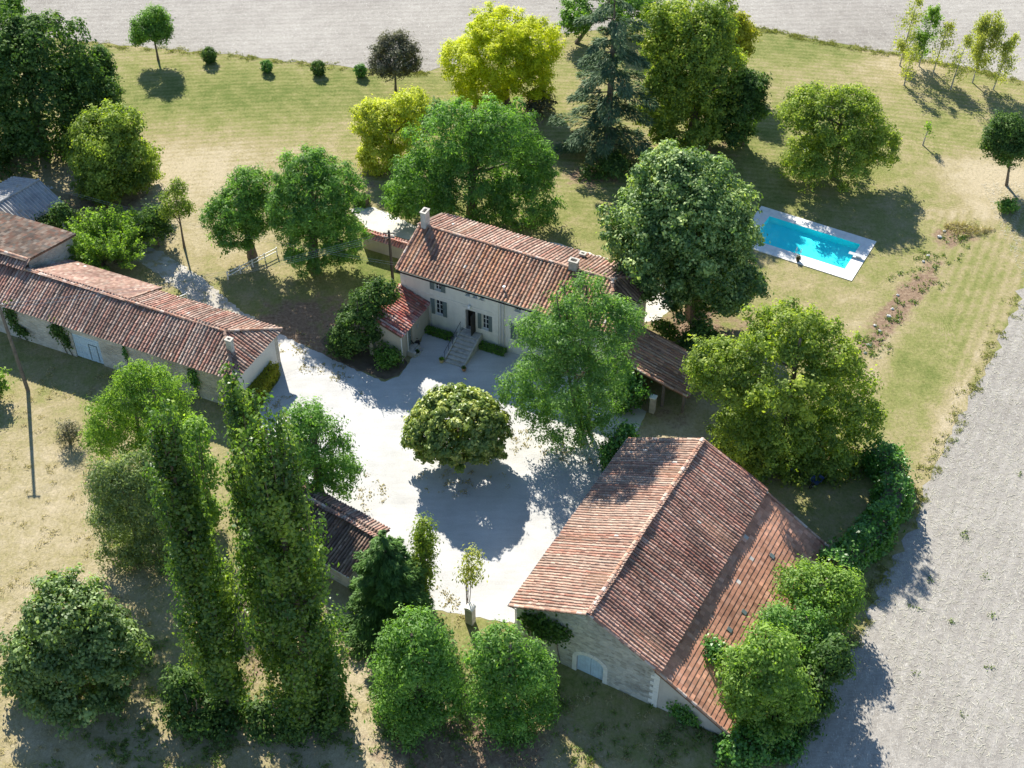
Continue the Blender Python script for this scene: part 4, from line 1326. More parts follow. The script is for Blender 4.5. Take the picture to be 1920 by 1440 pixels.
    for (p, q, s_) in (((U0 - .42, f0 + .03, ZL - .02), (UR, f0 + .03, ZT), 7), ((U1 + .05, f0 + .03, ZJ + .14), (UR, f0 + .03, ZT), 8), ((U1 + .05, f1 - .03, ZJ + .14), (UR, f1 - .03, ZT), 9), ((U0 - .42, f1 - .03, ZL - .02), (UR, f1 - .03, ZT), 10), ((UE, f0 + .03, ZE + .04), (U1 - .2, f0 + .03, ZJ + .16), 11), ((UE, f1 - .03, ZE + .04), (U1 - .2, f1 - .03, ZJ + .16), 12)):
        ridge_tiles(b, p, q, s_, TILE_BARN, rad=.11, name='verge_tile')
    # four glass tiles let into the lean-to roof
    e0, s, t, n = slope_axes(lean[0], lean[1], lean[-1])
    for (ss, tt) in ((14.2, 3.4), (8.6, 3.2), (6.6, 3.5), (3.0, 2.6)):
        p = np.array(e0) + s * ss + t * tt + n * .075
        m = MB(); m.prism([tuple(p - s * .16 - t * .2), tuple(p + s * .16 - t * .2), tuple(p + s * .16 + t * .2), tuple(p - s * .16 + t * .2)], tuple(-n * .03)); m.build('glass_tile', 'shutter_green', b)
    gm = MB(); K = 5
    for i in range(K):
        a0 = math.pi + math.pi * i / K; a1 = math.pi + math.pi * (i + 1) / K
        y0, z0 = U0 - .52 + .07 * math.cos(a0), ZL - .08 + .07 * math.sin(a0); y1, z1 = U0 - .52 + .07 * math.cos(a1), ZL - .08 + .07 * math.sin(a1)
        gm.quad((y0, f0, z0), (y1, f0, z1), (y1, f1, z1), (y0, f1, z0))
    gm.build('gutter', 'zinc', b)
    MB().tube([(U0 - .52, f0 + .1, ZL - .15), (U0 - .10, V0 + .0, ZL - .5), (U0 - .10, V0 + .0, .05)], .04, 7).build('drainpipe', 'zinc', b)
build_barn()

# ------------------------------------------------------------------ long barn on the left
def build_long_barn():
    A = -24.0
    b = frame('long_barn', A, -50.0, -12.1)
    tag(b, 'long low stone outbuilding with hipped tiled roof and pale blue plank door', 'barn')
    U0, U1, V0, V1 = -50.0, -19.3, -12.1, -5.5
    ZE, VR, ZR, UA = 3.75, -9.0, 5.28, -21.9
    D = (-35.7, -32.85, 0.0, 2.75)
    m = MB(); wall_holes(m, U0, U1, 0, ZE, V0, .55, [D, (-27.4, -26.5, 1.4, 2.3)]); m.build('front_wall', 'rubble_limed', b)
    MB().box(U1 - .5, U1, V0 + .55, V1 - .5, 0, ZE).build('end_wall', 'white_render', b)
    MB().box(U0, U1, V1 - .5, V1, 0, ZE - .1).build('rear_wall', 'rubble_limed', b)
    MB().box(U0, U0 + .5, V0 + .55, V1 - .5, 0, ZE).build('end_wall', 'rubble_limed', b)
    MB().box(-27.4, -26.5, V0 + .25, V0 + .3, 1.4, 2.3).build('hatch', 'blue_paint', b)
    # door of planks with a wicket
    n = 14; w = (D[1] - D[0]) / n
    door = None
    rq = random.Random(8)
    for j in range(n):
        q = MB().box(D[0] + j * w + .006, D[0] + (j + 1) * w - .006, V0 + .10 + rq.uniform(0, .012), V0 + .17, .04 + rq.uniform(0, .04), 2.72)
        door = q.build('door', 'blue_paint', b) if door is None else (q.build('plank', 'blue_paint', door) and door)
    for z in (.5, 1.4, 2.3):
        MB().box(D[0] + .05, D[1] - .05, V0 + .075, V0 + .096, z, z + .10).build('rail', 'blue_paint', door)
    wk = MB(); wk.box(-34.15, -34.11, V0 + .05, V0 + .073, .2, 1.95); wk.box(-33.32, -33.28, V0 + .05, V0 + .073, .2, 1.95); wk.box(-34.11, -33.32, V0 + .05, V0 + .073, 1.9, 1.95); wk.build('wicket_frame', 'shutter_green', door)
    EV, EZ = V0 - .32, ZE - .03
    RV, RZ = V1 + .35, 3.55
    UR_ = U1 + .35
    UL = -50.3
    f_ = [(UL, EV, EZ), (UR_, EV, EZ), (UA, VR, ZR), (UL, VR, ZR)]
    e_ = [(UR_, EV, EZ), (UR_, RV, RZ), (UA, VR, ZR)]
    b1 = [(UR_, RV, RZ), (-31.7, RV, RZ), (-31.7, VR, ZR), (UA, VR, ZR)]
    b2 = [(-31.7, RV + .9, RZ - .35), (-41.6, RV + .9, RZ - .35), (-41.6, VR + .06, ZR + .02), (-31.7, VR + .06, ZR + .02)]
    pal2 = np.array([(.30, .185, .145), (.34, .225, .175), (.26, .16, .125), (.36, .26, .205), (.31, .20, .15)])
    r_ = deck(b, 'roof', f_); canal_tiles(r_, 'roof_tiles', f_, TILE_BARN, 41, .31, .37, .25)
    r_ = deck(b, 'roof', e_); canal_tiles(r_, 'roof_tiles', e_, TILE_BARN, 42, .31, .37, .3)
    r_ = deck(b, 'roof', b1); canal_tiles(r_, 'roof_tiles', b1, TILE_BARN, 43, .31, .37, .25)
    r_ = deck(b, 'roof', b2, drop=.05); flat_tiles(r_, 'roof_tiles', b2, pal2, 44, .25, .36)
    ridge_tiles(b, (-42.3, VR, ZR + .02), (UA, VR, ZR + .02), 13, TILE_BARN)
    ridge_tiles(b, (UR_, RV, RZ + .04), (UA, VR, ZR + .02), 14, TILE_BARN, name='hip_tile')
    ridge_tiles(b, (UR_, EV, EZ + .04), (UA, VR, ZR + .02), 15, TILE_BARN, name='hip_tile')
    ridge_tiles(b, (-31.75, RV + .9, RZ - .30), (-31.75, VR, ZR + .06), 16, TILE_BARN, rad=.10, name='verge_tile')
    chimney(b, -20.6, -10.2, 3.9, 5.75, .5, .42)
    # taller bay at the far left
    t = frame('tall_barn_bay', A, -56.0, -8.6)
    tag(t, 'taller tiled bay rising behind the long low outbuilding at left edge', 'barn')
    a0, a1, c0, c1 = -56.0, -42.4, -8.3, -2.6
    MB().box(a0, a1, c0, c1, 0, 4.42).build('wall', 'rubble_limed', t)
    hb = [(a1 + .25, c1 + .4, 4.55), (a0, c1 + .4, 4.55), (a0, c0 - .1, 5.95), (a1 + .25, c0 - .1, 5.95)]
    hf = [(a0, c0 - 1.0, 5.50), (a1 + .25, c0 - 1.0, 5.50), (a1 + .25, c0 - .1, 5.95), (a0, c0 - .1, 5.95)]
    MB().prism([(a1, c0 + .02, 4.425), (a1, c1 - .05, 4.425), (a1, c0 + .02, 5.70)], (-.3, 0, 0)).build('gable', 'rubble_limed', t)
    pal3 = np.array([(.12, .085, .065), (.15, .108, .085), (.095, .072, .06), (.17, .135, .11), (.135, .08, .06), (.105, .092, .08)])
    r_ = deck(t, 'roof', hb, .14, drop=.05); flat_tiles(r_, 'roof_tiles', hb, pal3, 45, .30, .42, .06)
    r_ = deck(t, 'roof', hf); canal_tiles(r_, 'roof_tiles', hf, TILE_BARN, 46, .31, .37, .25)
    ridge_tiles(t, (a0, c0 - .1, 5.98), (a1 + .25, c0 - .1, 5.98), 17, TILE_BARN)
build_long_barn()

# ------------------------------------------------------------------ sheds
def build_sheds():
    # corrugated shed
    A = -36.7
    # ridge runs along v
    def uv(x, y):
        t = R(A); return (x * math.cos(t) + y * math.sin(t), -x * math.sin(t) + y * math.cos(t))
    ur, vb = uv(-45.3, 24.2)
    va = vb - 9.5
    c = frame('corrugated_shed', A, ur, va)
    tag(c, 'grey corrugated fibre cement shed under the dark trees at left', 'shed')
    zr, ze, wd, wl_ = 4.15, 2.80, 3.15, 4.4
    MB().box(ur - wl_ + .25, ur + wd - .25, va + .1, vb - .12, 0, 2.62).build('wall', 'white_render', c)
    for z_ in (0,):
        m = MB(); m.prism([(ur - wl_ + .3, vb - .35, 2.625), (ur + wd - .3, vb - .35, 2.625), (ur, vb - .35, zr - .12)], (0, .22, 0)); m.build('gable', 'white_render', c)
        m = MB(); m.prism([(ur - wl_ + .3, va + .35, 2.625), (ur + wd - .3, va + .35, 2.625), (ur, va + .35, zr - .12)], (0, -.22, 0)); m.build('gable', 'white_render', c)
    def sheet(u_eave, name):
        n = 300; per = .34
        mb = MB()
        vv = np.linspace(va - .2, vb + .2, n)
        lo, hi = [], []
        for v in vv:
            w = .07 * math.sin(2 * math.pi * v / per)
            lo.append((u_eave, v, ze + w)); hi.append((ur, v, zr + w))
        k = len(mb.v); mb.v += lo + hi
        for i in range(n - 1):
            mb.f.append((k + i, k + i + 1, k + n + i + 1, k + n + i))
        o = mb.build(name, 'fibre_cement', c)
        sm = o.modifiers.new('thick', 'SOLIDIFY'); sm.thickness = .02; sm.offset = -1
    sheet(ur + wd, 'roof_sheet'); sheet(ur - wl_, 'roof_sheet')
    MB().tube([(ur, va - .2, zr + .04), (ur, vb + .2, zr + .04)], .13, 8).build('ridge_cap', 'fibre_cement', c)

    # small tiled shed in front
    A = -35.0
    s_ = frame('tiled_shed', A, -5.0, -24.9)
    tag(s_, 'low shed with dark weathered tile roof tucked behind the tall poplars', 'shed')
    u0, u1 = -5.2, 3.45
    MB().box(u0 + .15, u1 - .2, -24.8, -24.5, 0, 2.05).build('front_wall', 'rubble_limed', s_)
    MB().box(u0 + .15, u1 - .2, -21.0, -20.7, 0, 2.5).build('rear_wall', 'rubble_limed', s_)
    for a in (u0 + .15, u1 - .5):
        m = MB(); m.prism([(a, -24.5, 0), (a, -21.0, 0), (a, -21.0, 2.5), (a, -21.7, 3.05), (a, -24.5, 2.05)], (.3, 0, 0)); m.build('side_wall', 'rubble_limed', s_)
    f_ = [(u0, -25.15, 2.08), (u1, -25.15, 2.08), (u1, -21.75, 3.2), (u0, -21.75, 3.2)]
    b_ = [(u1, -20.45, 2.72), (u0, -20.45, 2.72), (u0, -21.75, 3.2), (u1, -21.75, 3.2)]
    r_ = deck(s_, 'roof', f_); canal_tiles(r_, 'roof_tiles', f_, np.array([(.17, .11, .085), (.22, .145, .11), (.13, .095, .08), (.28, .20, .15), (.20, .15, .12)]), 51, .26, .36, .3)
    r_ = deck(s_, 'roof', b_); canal_tiles(r_, 'roof_tiles', b_, TILE_BARN, 52, .26, .36, .2)
    ridge_tiles(s_, (u0, -21.75, 3.22), (u1, -21.75, 3.22), 18, TILE_BARN, rad=.13)
    MB().tube([(u0, -25.22, 2.0), (u1, -25.22, 2.0)], .05, 6).build('gutter', 'zinc', s_)

    # open lean-to right of the house
    A = -25.5
    w = frame('open_lean_to', A, 8.3, 2.9)
    tag(w, 'open-fronted tiled lean-to in tree shade at the right end of the farmhouse', 'shed')
    hi, lo = 3.75, 2.0
    loop = [(14.6, 2.7, lo), (14.6, 7.4, lo), (8.2, 7.4, hi), (8.2, 2.7, hi)]
    r_ = deck(w, 'roof', loop); canal_tiles(r_, 'roof_tiles', loop, TILE_HOUSE, 53, .30, .36, .35)
    ridge_tiles(w, (8.25, 2.7, hi + .02), (8.25, 7.4, hi + .02), 19, TILE_BARN, rad=.12)
    ridge_tiles(w, (14.5, 2.75, lo + .05), (8.3, 2.75, hi + .02), 20, TILE_BARN, rad=.10, name='verge_tile')
    MB().box(8.3, 14.4, 7.0, 7.3, 0, 1.85).build('rear_wall', 'rubble_limed', w)
    MB().box(8.25, 8.5, 2.9, 7.0, 0, 3.5).build('side_wall', 'rubble_limed', w)
    for u in (10.4, 12.4, 14.2):
        MB().box(u - .11, u + .11, 2.82, 3.04, 0, hi - .12 - (u - 8.2) * (hi - lo) / 6.4 - .05).build('post', 'pole_wood', w)

    # stone posts
    p = frame('stone_post', A, 11.9, 1.9); tag(p, 'short weathered stone gatepost in shade before the open lean-to', 'post')
    m = MB(); m.box(11.68, 12.14, 1.68, 2.12, 0, 1.62); m.build('shaft', 'stone_pale', p, bev=.04)
    m = MB(); m.prism([(11.62, 1.62, 1.625), (12.20, 1.62, 1.625), (12.20, 2.18, 1.625), (11.62, 2.18, 1.625)], (0, 0, .14)); m.build('cap', 'stone_trim', p, bev=.04)
    x, y = (-2.95, -25.00)
    gp = empty('gate_pier', x, y, 0, R(-29.5)); tag(gp, 'round-topped pale stone gate pier at the court entrance', 'pier')
    m = MB(); m.box(-.30, .30, -.26, .26, 0, 1.55); m.build('shaft', 'stone_pale', gp, bev=.02)
    m = MB(); m.prism([(.34 * math.cos(t), -.30, 1.56 + .26 * math.sin(t)) for t in np.linspace(0, math.pi, 9)], (0, .6, 0)); m.build('cap', 'stone_trim', gp)

    # garden wall with tile coping, left of the house
    gw = frame('garden_wall', -25.5, -20.9, 11.2); tag(gw, 'rendered garden wall capped with red tiles left of the farmhouse', 'wall')
    MB().box(-20.9, -12.5, 11.15, 11.55, 0, 1.65).build('wall', 'annex_render', gw)
    c1 = [(-21.0, 10.87, 1.62), (-12.5, 10.87, 1.62), (-12.5, 11.37, 1.9), (-21.0, 11.37, 1.9)]
    c2 = [(-12.5, 11.85, 1.62), (-21.0, 11.85, 1.62), (-21.0, 11.35, 1.9), (-12.5, 11.35, 1.9)]
    pal = np.array([(.50, .20, .15), (.46, .16, .12), (.58, .30, .23), (.62, .42, .35)])
    for q, sd_ in ((c1, 61), (c2, 62)):
        r_ = deck(gw, 'coping', q, .06); canal_tiles(r_, 'coping_tiles', q, pal, sd_, .28, .3, .1, sag=.01)
    ridge_tiles(gw, (-21.0, 11.36, 1.9), (-12.5, 11.36, 1.9), 21, TILE_HOUSE, rad=.12)
build_sheds()

# ------------------------------------------------------------------ trees and shrubs
DN = 1.0
# top left
tree('oak_tree', -48.62, 36.27, [(0.0, 0.0, 5.6, 6.28, 7.93), (2.61, 1.0, 9.86, 4.2, 4.52), (-1.11, 0.0, 9.82, 3.94, 4.88), (4.23, 1.0, 3.75, 3.57, 6.18), (-3.98, -1.0, 3.72, 4.54, 6.53)], 'leaf_dark', 'huge dark green spreading tree at the upper left edge', 'tree', 101, dens=52, L=.33, W=.20, bough=.34, rag=.36)
tree('conical_tree', -42.98, 41.12, [(0.0, 0.0, 4.62, 1.86, 3.92), (0.73, 0.0, 7.1, 1.13, 1.89)], 'leaf_dark', 'dark conical tree leaning out beside the huge upper left tree', 'tree', 102, dens=134)
tree('oak_tree', -58.40, 60.18, [(0.0, 0.0, 3.93, 1.94, 1.8)], 'leaf_green', 'small rounded crown cut off at the top left corner', 'tree', 103, dens=113, rag=.36)
tree('ash_tree', -38.93, 28.49, [(0.0, 0.0, 4.6, 3.78, 4.45), (-1.41, -0.5, 2.77, 2.68, 3.42), (1.33, 0.3, 2.86, 2.45, 3.25), (0.13, 0.3, 7.42, 2.39, 1.84)], 'leaf_walnut', 'yellowish bushy tree in front of the dark upper left tree', 'tree', 104, dens=110, L=0.26, W=0.15, rag=.36)
tree('young_tree', -40.30, 54.61, [(-0.31, 0.0, 4.06, 2.11, 1.82), (0.5, 0.0, 5.23, 1.44, 1.15), (-1.43, 0.0, 3.14, 1.23, 0.93), (0.99, 0.0, 3.27, 1.11, 0.97)], 'leaf_green', 'young round-headed tree on bare trunk at the lawn top', 'tree', 105, dens=156, L=0.21, W=0.12, trunk=.13, limb_n=10)
shoot_bush('fig_tree', *(-37.72, 17.01), 4.2, 4.0, 'leaf_fresh', 'leafy shrubby tree with long upright shoots behind the long barn', 106)
tree('pear_tree', -31.06, 19.17, [(-0.03, 0.0, 5.26, 1.28, 1.67), (0.56, 0.0, 6.79, 0.82, 0.95), (-0.73, 0.0, 4.06, 0.83, 0.83), (0.69, 0.0, 4.54, 0.73, 1.0)], 'leaf_olive', 'thin sparse young tree on a bent trunk beside the drive', 'tree', 107, dens=85, L=0.20, W=0.11, trunk=.11, hollow=.4)
shrub('elder_shrub', -33.56, 19.64, [(0.0, 0.0, 2.38, 1.58, 2.12)], 'leaf_dark', 'dark shrub between the leafy shoots and the thin young tree', 'shrub', 108, dens=80)
shrub('elder_shrub', -44.04, 20.35, [(0.0, 0.0, 1.56, 1.5, 1.36), (1.56, 0.0, 3.1, 1.03, 1.03)], 'leaf_dark', 'dark shrub against the corrugated shed wall', 'shrub', 109, dens=85)
# lawn edge
for i, (x, y, r_, lab) in enumerate((
        (*(-34.32, 54.12), .86, 'largest clipped bush with flared foot, leftmost in the lawn row'),
        (*(-27.55, 51.97), .68, 'small clipped ball bush second in the lawn row from left'),
        (*(-21.67, 51.38), .80, 'round clipped ball bush third in the lawn row from left'),
        (*(-16.91, 51.03), .70, 'dark clipped ball bush next to the dark plum tree'))):
    shrub('clipped_bush', x, y, [(0, 0, r_ * 1.10, r_ * 1.05, r_ * 1.08), (0, 0, r_ * .45, r_ * .8, r_ * .6)], 'leaf_dark' if i % 2 == 0 else 'leaf_laurel', lab, 'bush', 120 + i, dens=260, L=.15, W=.09, clump=.14, bough=.25, hollow=.74, rag=0, group='clipped bushes along the lawn edge')
tree('plum_tree', -12.82, 47.68, [(0.13, 0.0, 4.19, 2.47, 2.33), (-1.37, 0.0, 3.41, 1.4, 1.54), (1.54, 0.0, 3.74, 1.4, 1.67), (0.1, 0.0, 5.65, 1.6, 1.32)], 'leaf_plum', 'dark purple-leaved plum tree at the field edge', 'tree', 125, dens=134, L=0.20, W=0.11, trunk=.14, hollow=.45)
tree('golden_tree', -0.70, 45.44, [(-0.72, 0.0, 5.62, 5.01, 3.19), (-4.42, 0.0, 4.99, 2.75, 2.61), (3.23, 0.0, 6.88, 2.88, 2.54), (-0.43, 1.0, 8.2, 3.92, 1.96), (-2.74, -1.0, 2.36, 3.19, 1.6), (2.41, -1.0, 3.33, 2.91, 1.95)], 'leaf_yellow', 'brilliant yellow-green tree at the back of the lawn', 'tree', 126, dens=88, L=0.30, W=0.11, bough=.30, hollow=.65, up=.9, droop=-.1)
tree('golden_tree', -12.12, 33.90, [(0.0, 0.0, 3.64, 3.11, 3.11), (-1.84, 0.0, 4.26, 1.9, 2.37), (1.94, 1.0, 5.81, 1.99, 1.72), (-1.15, -1.0, 1.44, 2.27, 2.27)], 'leaf_palegold', 'golden leafed smaller tree left of the green locust behind the house', 'tree', 127, dens=113, L=0.26, W=0.13)
tree('locust_tree', -3.90, 24.27, [(-2.08, 0.0, 8.21, 3.8, 3.54), (3.16, 0.0, 9.37, 3.32, 3.19), (-4.72, -0.5, 4.38, 3.4, 3.26), (-0.15, -1.0, 4.11, 4.48, 3.77), (5.18, -1.0, 2.89, 3.23, 2.79), (5.92, 0.0, 5.85, 2.11, 2.44), (-6.3, -1.0, 2.89, 1.99, 2.4)], 'leaf_locust', 'broad bright green locust tree right behind the farmhouse ridge', 'tree', 128, dens=79, L=0.33, W=0.11, bough=.30, rag=.36)
conifer('cedar_tree', 9.75, 34.91, 18.98, 6.0, 'leaf_cedar', 'tall blue-green cedar with layered drooping branches', 'tree', 129, tiers=10, z0=1.6, rise=.16, droop=.30, per=7, L=.46, W=.10, shape=.55, n_per_m=120, spread=.30, top_r=.28)
tree('holm_oak', 7.45, 58.61, [(0.0, 0.0, 3.28, 1.93, 2.49), (6.08, 2.0, 3.84, 3.43, 1.9)], 'leaf_green', 'dark green tree behind the cedar on the field boundary', 'tree', 130, dens=113)
tree('linden_tree', 19.04, 37.95, [(-1.44, 0.0, 10.07, 4.36, 5.74), (-3.36, 1.0, 11.88, 2.97, 3.58), (0.63, 1.0, 11.88, 2.97, 3.58), (-3.33, -1.0, 5.81, 3.12, 4.3), (1.59, 0.0, 6.45, 3.53, 4.83), (-0.89, -1.0, 2.68, 4.6, 2.3)], 'leaf_linden', 'very tall yellow-tinged tree beside the cedar', 'tree', 131, dens=82, L=0.28, W=0.16, bough=.30)
tree('holm_oak', 24.11, 37.34, [(-0.4, 0.0, 4.96, 2.33, 2.93), (-1.37, -1.0, 2.75, 2.14, 2.55), (0.23, 0.0, 6.51, 1.51, 1.9)], 'leaf_dark', 'dark evergreen crown on the right of the very tall tree', 'tree', 132, dens=120)
tree('maple_tree', 25.57, 49.06, [(-1.04, 0.0, 5.54, 1.83, 3.01), (-1.82, 0.0, 7.44, 1.28, 1.54)], 'leaf_gold', 'golden narrow tree peeping out behind the very tall tree', 'tree', 133, dens=106)
tree('lime_tree', 16.21, 9.03, [(-1.57, 0.0, 9.49, 5.9, 6.8), (-2.44, 1.0, 13.4, 4.18, 2.99), (-4.24, 0.0, 9.49, 3.9, 4.23), (1.13, 0.0, 8.65, 3.22, 4.86), (0.82, -1.0, 5.13, 4.64, 3.09), (-2.95, -1.0, 6.28, 3.95, 3.22), (2.73, -1.0, 4.54, 2.04, 2.85)], 'leaf_lime', 'huge rounded lime tree between the farmhouse and the pool', 'tree', 134, dens=93, L=0.28, W=0.18, bough=.26, hollow=.7, rag=.12)
tree('walnut_tree', 32.61, 31.01, [(-1.22, 0.0, 6.36, 3.5, 2.67), (-4.49, 0.0, 7.26, 2.23, 1.96), (2.02, 0.0, 5.75, 2.54, 2.54), (-0.12, -1.0, 3.31, 3.93, 2.59), (-3.46, -1.0, 2.69, 2.46, 2.88), (4.25, 0.0, 3.6, 1.78, 1.78), (-2.94, 1.0, 8.44, 2.32, 1.16), (0.75, 1.0, 8.14, 2.23, 1.23)], 'leaf_walnut', 'open spreading walnut tree shading the pool terrace', 'tree', 135, dens=88, L=0.26, W=0.12, bough=.36, hollow=.5, trunk=.32, rag=.36)
for i, (x, y, h_, r_, mt, dn, ln_, lab) in enumerate((
        (*(43.93, 53.40), 8.2, 1.25, 'leaf_birch', .55, (.5, 0), 'leftmost thin yellow birch with low trailing branches'),
        (*(43.50, 49.06), 5.2, 1.0, 'leaf_birch', .40, (.2, 0), 'short pale birch nearest the pool side of its clump'),
        (*(46.08, 53.28), 7.2, 1.0, 'leaf_fresh', 1.15, (.4, 0), 'narrow dense green birch second in the group'),
        (*(47.42, 51.97), 6.2, .95, 'leaf_birch', .42, (.5, 0), 'sparse straw-coloured birch in the middle of the group'),
        (*(48.43, 48.14), 6.4, 1.15, 'leaf_birch', .42, (.6, 0), 'sparse leaning birch standing foremost on the lawn'),
        (*(51.22, 49.63), 8.6, 1.45, 'leaf_birch', 1.5, (.5, 0), 'tallest full yellow-green birch of the group'),
        (*(53.14, 48.14), 6.6, 1.0, 'leaf_birch', .8, (.9, 0), 'rightmost slanting birch of the group'))):
    birch('birch_tree', x, y, h_, r_ * 1.15, mt, lab, 140 + i, dn * 1.15, ln_, .2, 'birches on the lawn corner')
birch('sapling', 42.88, 36.93, 2.83, .45, 'leaf_fresh', 'tiny staked sapling alone on the right lawn', 150, .22, (.35, 0), .55)
tree('young_tree', 49.64, 29.49, [(-1.04, 0.0, 4.88, 2.14, 2.27), (-2.3, 0.0, 5.37, 1.26, 1.52), (0.19, 0.0, 5.18, 1.65, 2.05), (-1.55, 0.0, 6.99, 1.63, 1.22)], 'leaf_dark', 'round dark young tree at the right edge', 'tree', 151, dens=156, L=0.21, W=0.12, trunk=.15)
shrub('low_shrub', 48.46, 25.11, [(0.0, 0.0, 0.67, 0.78, 0.63)], 'leaf_green', 'low green shrub in the shade of the right edge tree', 'shrub', 152, dens=120)
# left of house
tree('locust_tree', -24.37, 17.67, [(-0.41, 0.0, 5.89, 2.35, 1.93), (-2.33, 0.0, 4.41, 1.64, 1.78), (0.76, 0.6, 8.1, 1.79, 1.24), (-1.22, -0.5, 2.96, 2.38, 1.19), (1.42, 0.0, 5.0, 1.63, 2.53)], 'leaf_locust', 'left one of the two green locust trees by the white fence', 'tree', 153, dens=106, L=0.30, W=0.10, bough=.32, hollow=.5, rag=.36)
tree('locust_tree', -18.50, 16.19, [(0.62, 0.0, 7.79, 3.64, 2.67), (0.28, 1.0, 10.24, 2.55, 1.28), (3.29, 0.5, 8.88, 1.86, 1.86), (-1.65, 0.0, 6.64, 2.05, 2.69), (2.65, 0.0, 3.68, 2.36, 2.9), (0.43, -0.5, 2.84, 3.27, 2.03)], 'leaf_locust', 'right one of the two green locust trees, taller with yellow top', 'tree', 154, dens=99, L=0.30, W=0.10, bough=.30, rag=.36)
shrub('laurel_shrub', -13.15, 4.37, [(-0.0, 0.0, 2.5, 2.04, 2.32), (2.09, 1.0, 5.49, 1.26, 1.26), (-1.28, -0.5, 1.42, 1.36, 1.65), (0.94, 0.5, 4.73, 1.43, 1.43)], 'leaf_dark', 'large glossy laurel shrub beside the annex', 'shrub', 155, dens=110, L=.24, W=.13, bough=.30)
shrub('low_shrub', -10.67, 2.62, [(0.0, 0.0, 0.82, 1.1, 0.95)], 'leaf_green', 'low shrub growing at the foot of the annex front wall', 'shrub', 156, dens=130, L=.2, W=.12)
# court
tree('locust_tree', 5.98, -6.09, [(-0.96, 0.0, 12.11, 2.74, 1.49), (-2.72, 0.0, 9.99, 2.32, 2.18), (1.27, 0.0, 11.59, 1.99, 2.18), (-1.02, -0.5, 7.16, 3.22, 2.29), (-3.9, 0.0, 6.43, 1.9, 1.9), (1.68, 0.0, 7.27, 2.04, 2.45), (-1.74, -1.0, 2.47, 2.82, 1.41), (0.36, -0.5, 3.46, 2.49, 1.64), (-4.29, -0.5, 3.75, 1.44, 1.73), (-4.16, 0.0, 11.06, 1.69, 1.55), (2.68, 0.0, 11.59, 1.45, 2.06), (-0.82, 0.3, 14.18, 2.19, 1.09), (-5.77, 0.0, 5.01, 1.28, 1.42)], 'leaf_airy', 'airy multi-stemmed locust tree in front of the farmhouse', 'tree', 157, dens=74, L=0.28, W=0.09, bough=.32, hollow=.45, stems=4, trunk=.16, limb_n=34, fill=.08, rag=.36)
shrub('laurel_shrub', 9.63, -2.84, [(0.0, 0.0, 1.71, 1.3, 1.59), (-0.56, 0.0, -0.1, 0.91, 1.2)], 'leaf_laurel', 'dark shrub squeezed between the airy locust and the lean-to', 'shrub', 158, dens=110)
tree('magnolia_tree', -4.25, -8.93, [(-0.02, 0.0, 3.79, 4.18, 2.43), (0.01, 0.0, 5.11, 3.37, 1.68), (-1.59, 0.0, 3.1, 2.71, 2.71), (1.54, 0.0, 3.1, 2.8, 2.63)], 'leaf_magnolia', 'round glossy-leaved magnolia standing alone on the white gravel', 'tree', 159, dens=90, L=0.33, W=0.16, bough=.17, clump=.34, hollow=.80, trunk=.2, fill=.10, droop=.1, rag=.03)
shrub('laurel_shrub', 8.02, -9.89, [(0.0, 0.0, 1.7, 1.01, 1.58), (0.92, 0.6, 3.16, 0.77, 1.06), (-0.23, 0.0, 0.5, 0.7, 1.14)], 'leaf_laurel', 'laurel shrub at the rear court corner of the big barn', 'shrub', 160, dens=120, L=.26, W=.15)
tree('walnut_tree', 21.88, -7.49, [(-1.55, 0.0, 8.52, 4.73, 2.36), (-5.15, 0.0, 7.97, 2.85, 2.64), (1.75, 1.0, 9.27, 2.96, 2.54), (-0.85, 1.5, 10.98, 3.31, 1.65), (-6.84, 0.0, 8.52, 1.82, 2.69), (3.99, 0.0, 5.74, 2.39, 3.07), (-1.49, -1.0, 3.83, 4.26, 2.13), (3.03, -1.0, 1.48, 2.83, 2.83), (-3.86, -1.0, 2.67, 2.34, 2.78), (5.76, -0.5, 3.35, 1.48, 2.04), (-2.15, -2.0, 1.3, 2.73, 1.37), (3.33, -2.5, 0.61, 2.35, 1.17), (0.9, -2.5, 0.0, 2.2, 1.1)], 'leaf_walnut', 'very broad yellow-green walnut tree behind the big barn', 'tree', 161, dens=73, L=0.26, W=0.14, bough=.28, hollow=.6, trunk=.38, rag=.36)
hedge('laurel_hedge', [(28.83, -9.29), (29.57, -11.44), (29.22, -13.97), (27.27, -17.22), (24.80, -19.81), (23.40, -21.07)], 2.1, 2.6, 'leaf_laurel', 'curved bright laurel hedge between the barn garden and the field', 'hedge', 162, dens=95, L=.30, W=.17, rough=.22)
tree('acacia_tree', 22.73, -24.95, [(-1.26, 0.0, 3.28, 2.27, 1.7), (-3.07, -0.0, 4.33, 1.5, 0.91), (0.22, 0.0, 3.28, 1.31, 2.08), (-0.26, -0.3, 1.3, 1.53, 1.13)], 'leaf_fresh', 'furthest of three trees growing against the barn lean-to roof', 'tree', 163, dens=120, L=0.23, W=0.12, bough=.36, hollow=.45, clump=.58, rag=.36)
tree('acacia_tree', 20.67, -28.31, [(-1.26, 0.0, 3.18, 2.08, 1.89), (-2.97, 0.0, 4.35, 1.2, 1.01), (0.34, 0.0, 1.4, 1.43, 2.11), (-0.32, -0.3, 0.6, 1.5, 0.75)], 'leaf_locust', 'middle blue-green one of three trees along the barn lean-to', 'tree', 164, dens=127, L=0.23, W=0.11, bough=.36, hollow=.45, clump=.58, rag=.36)
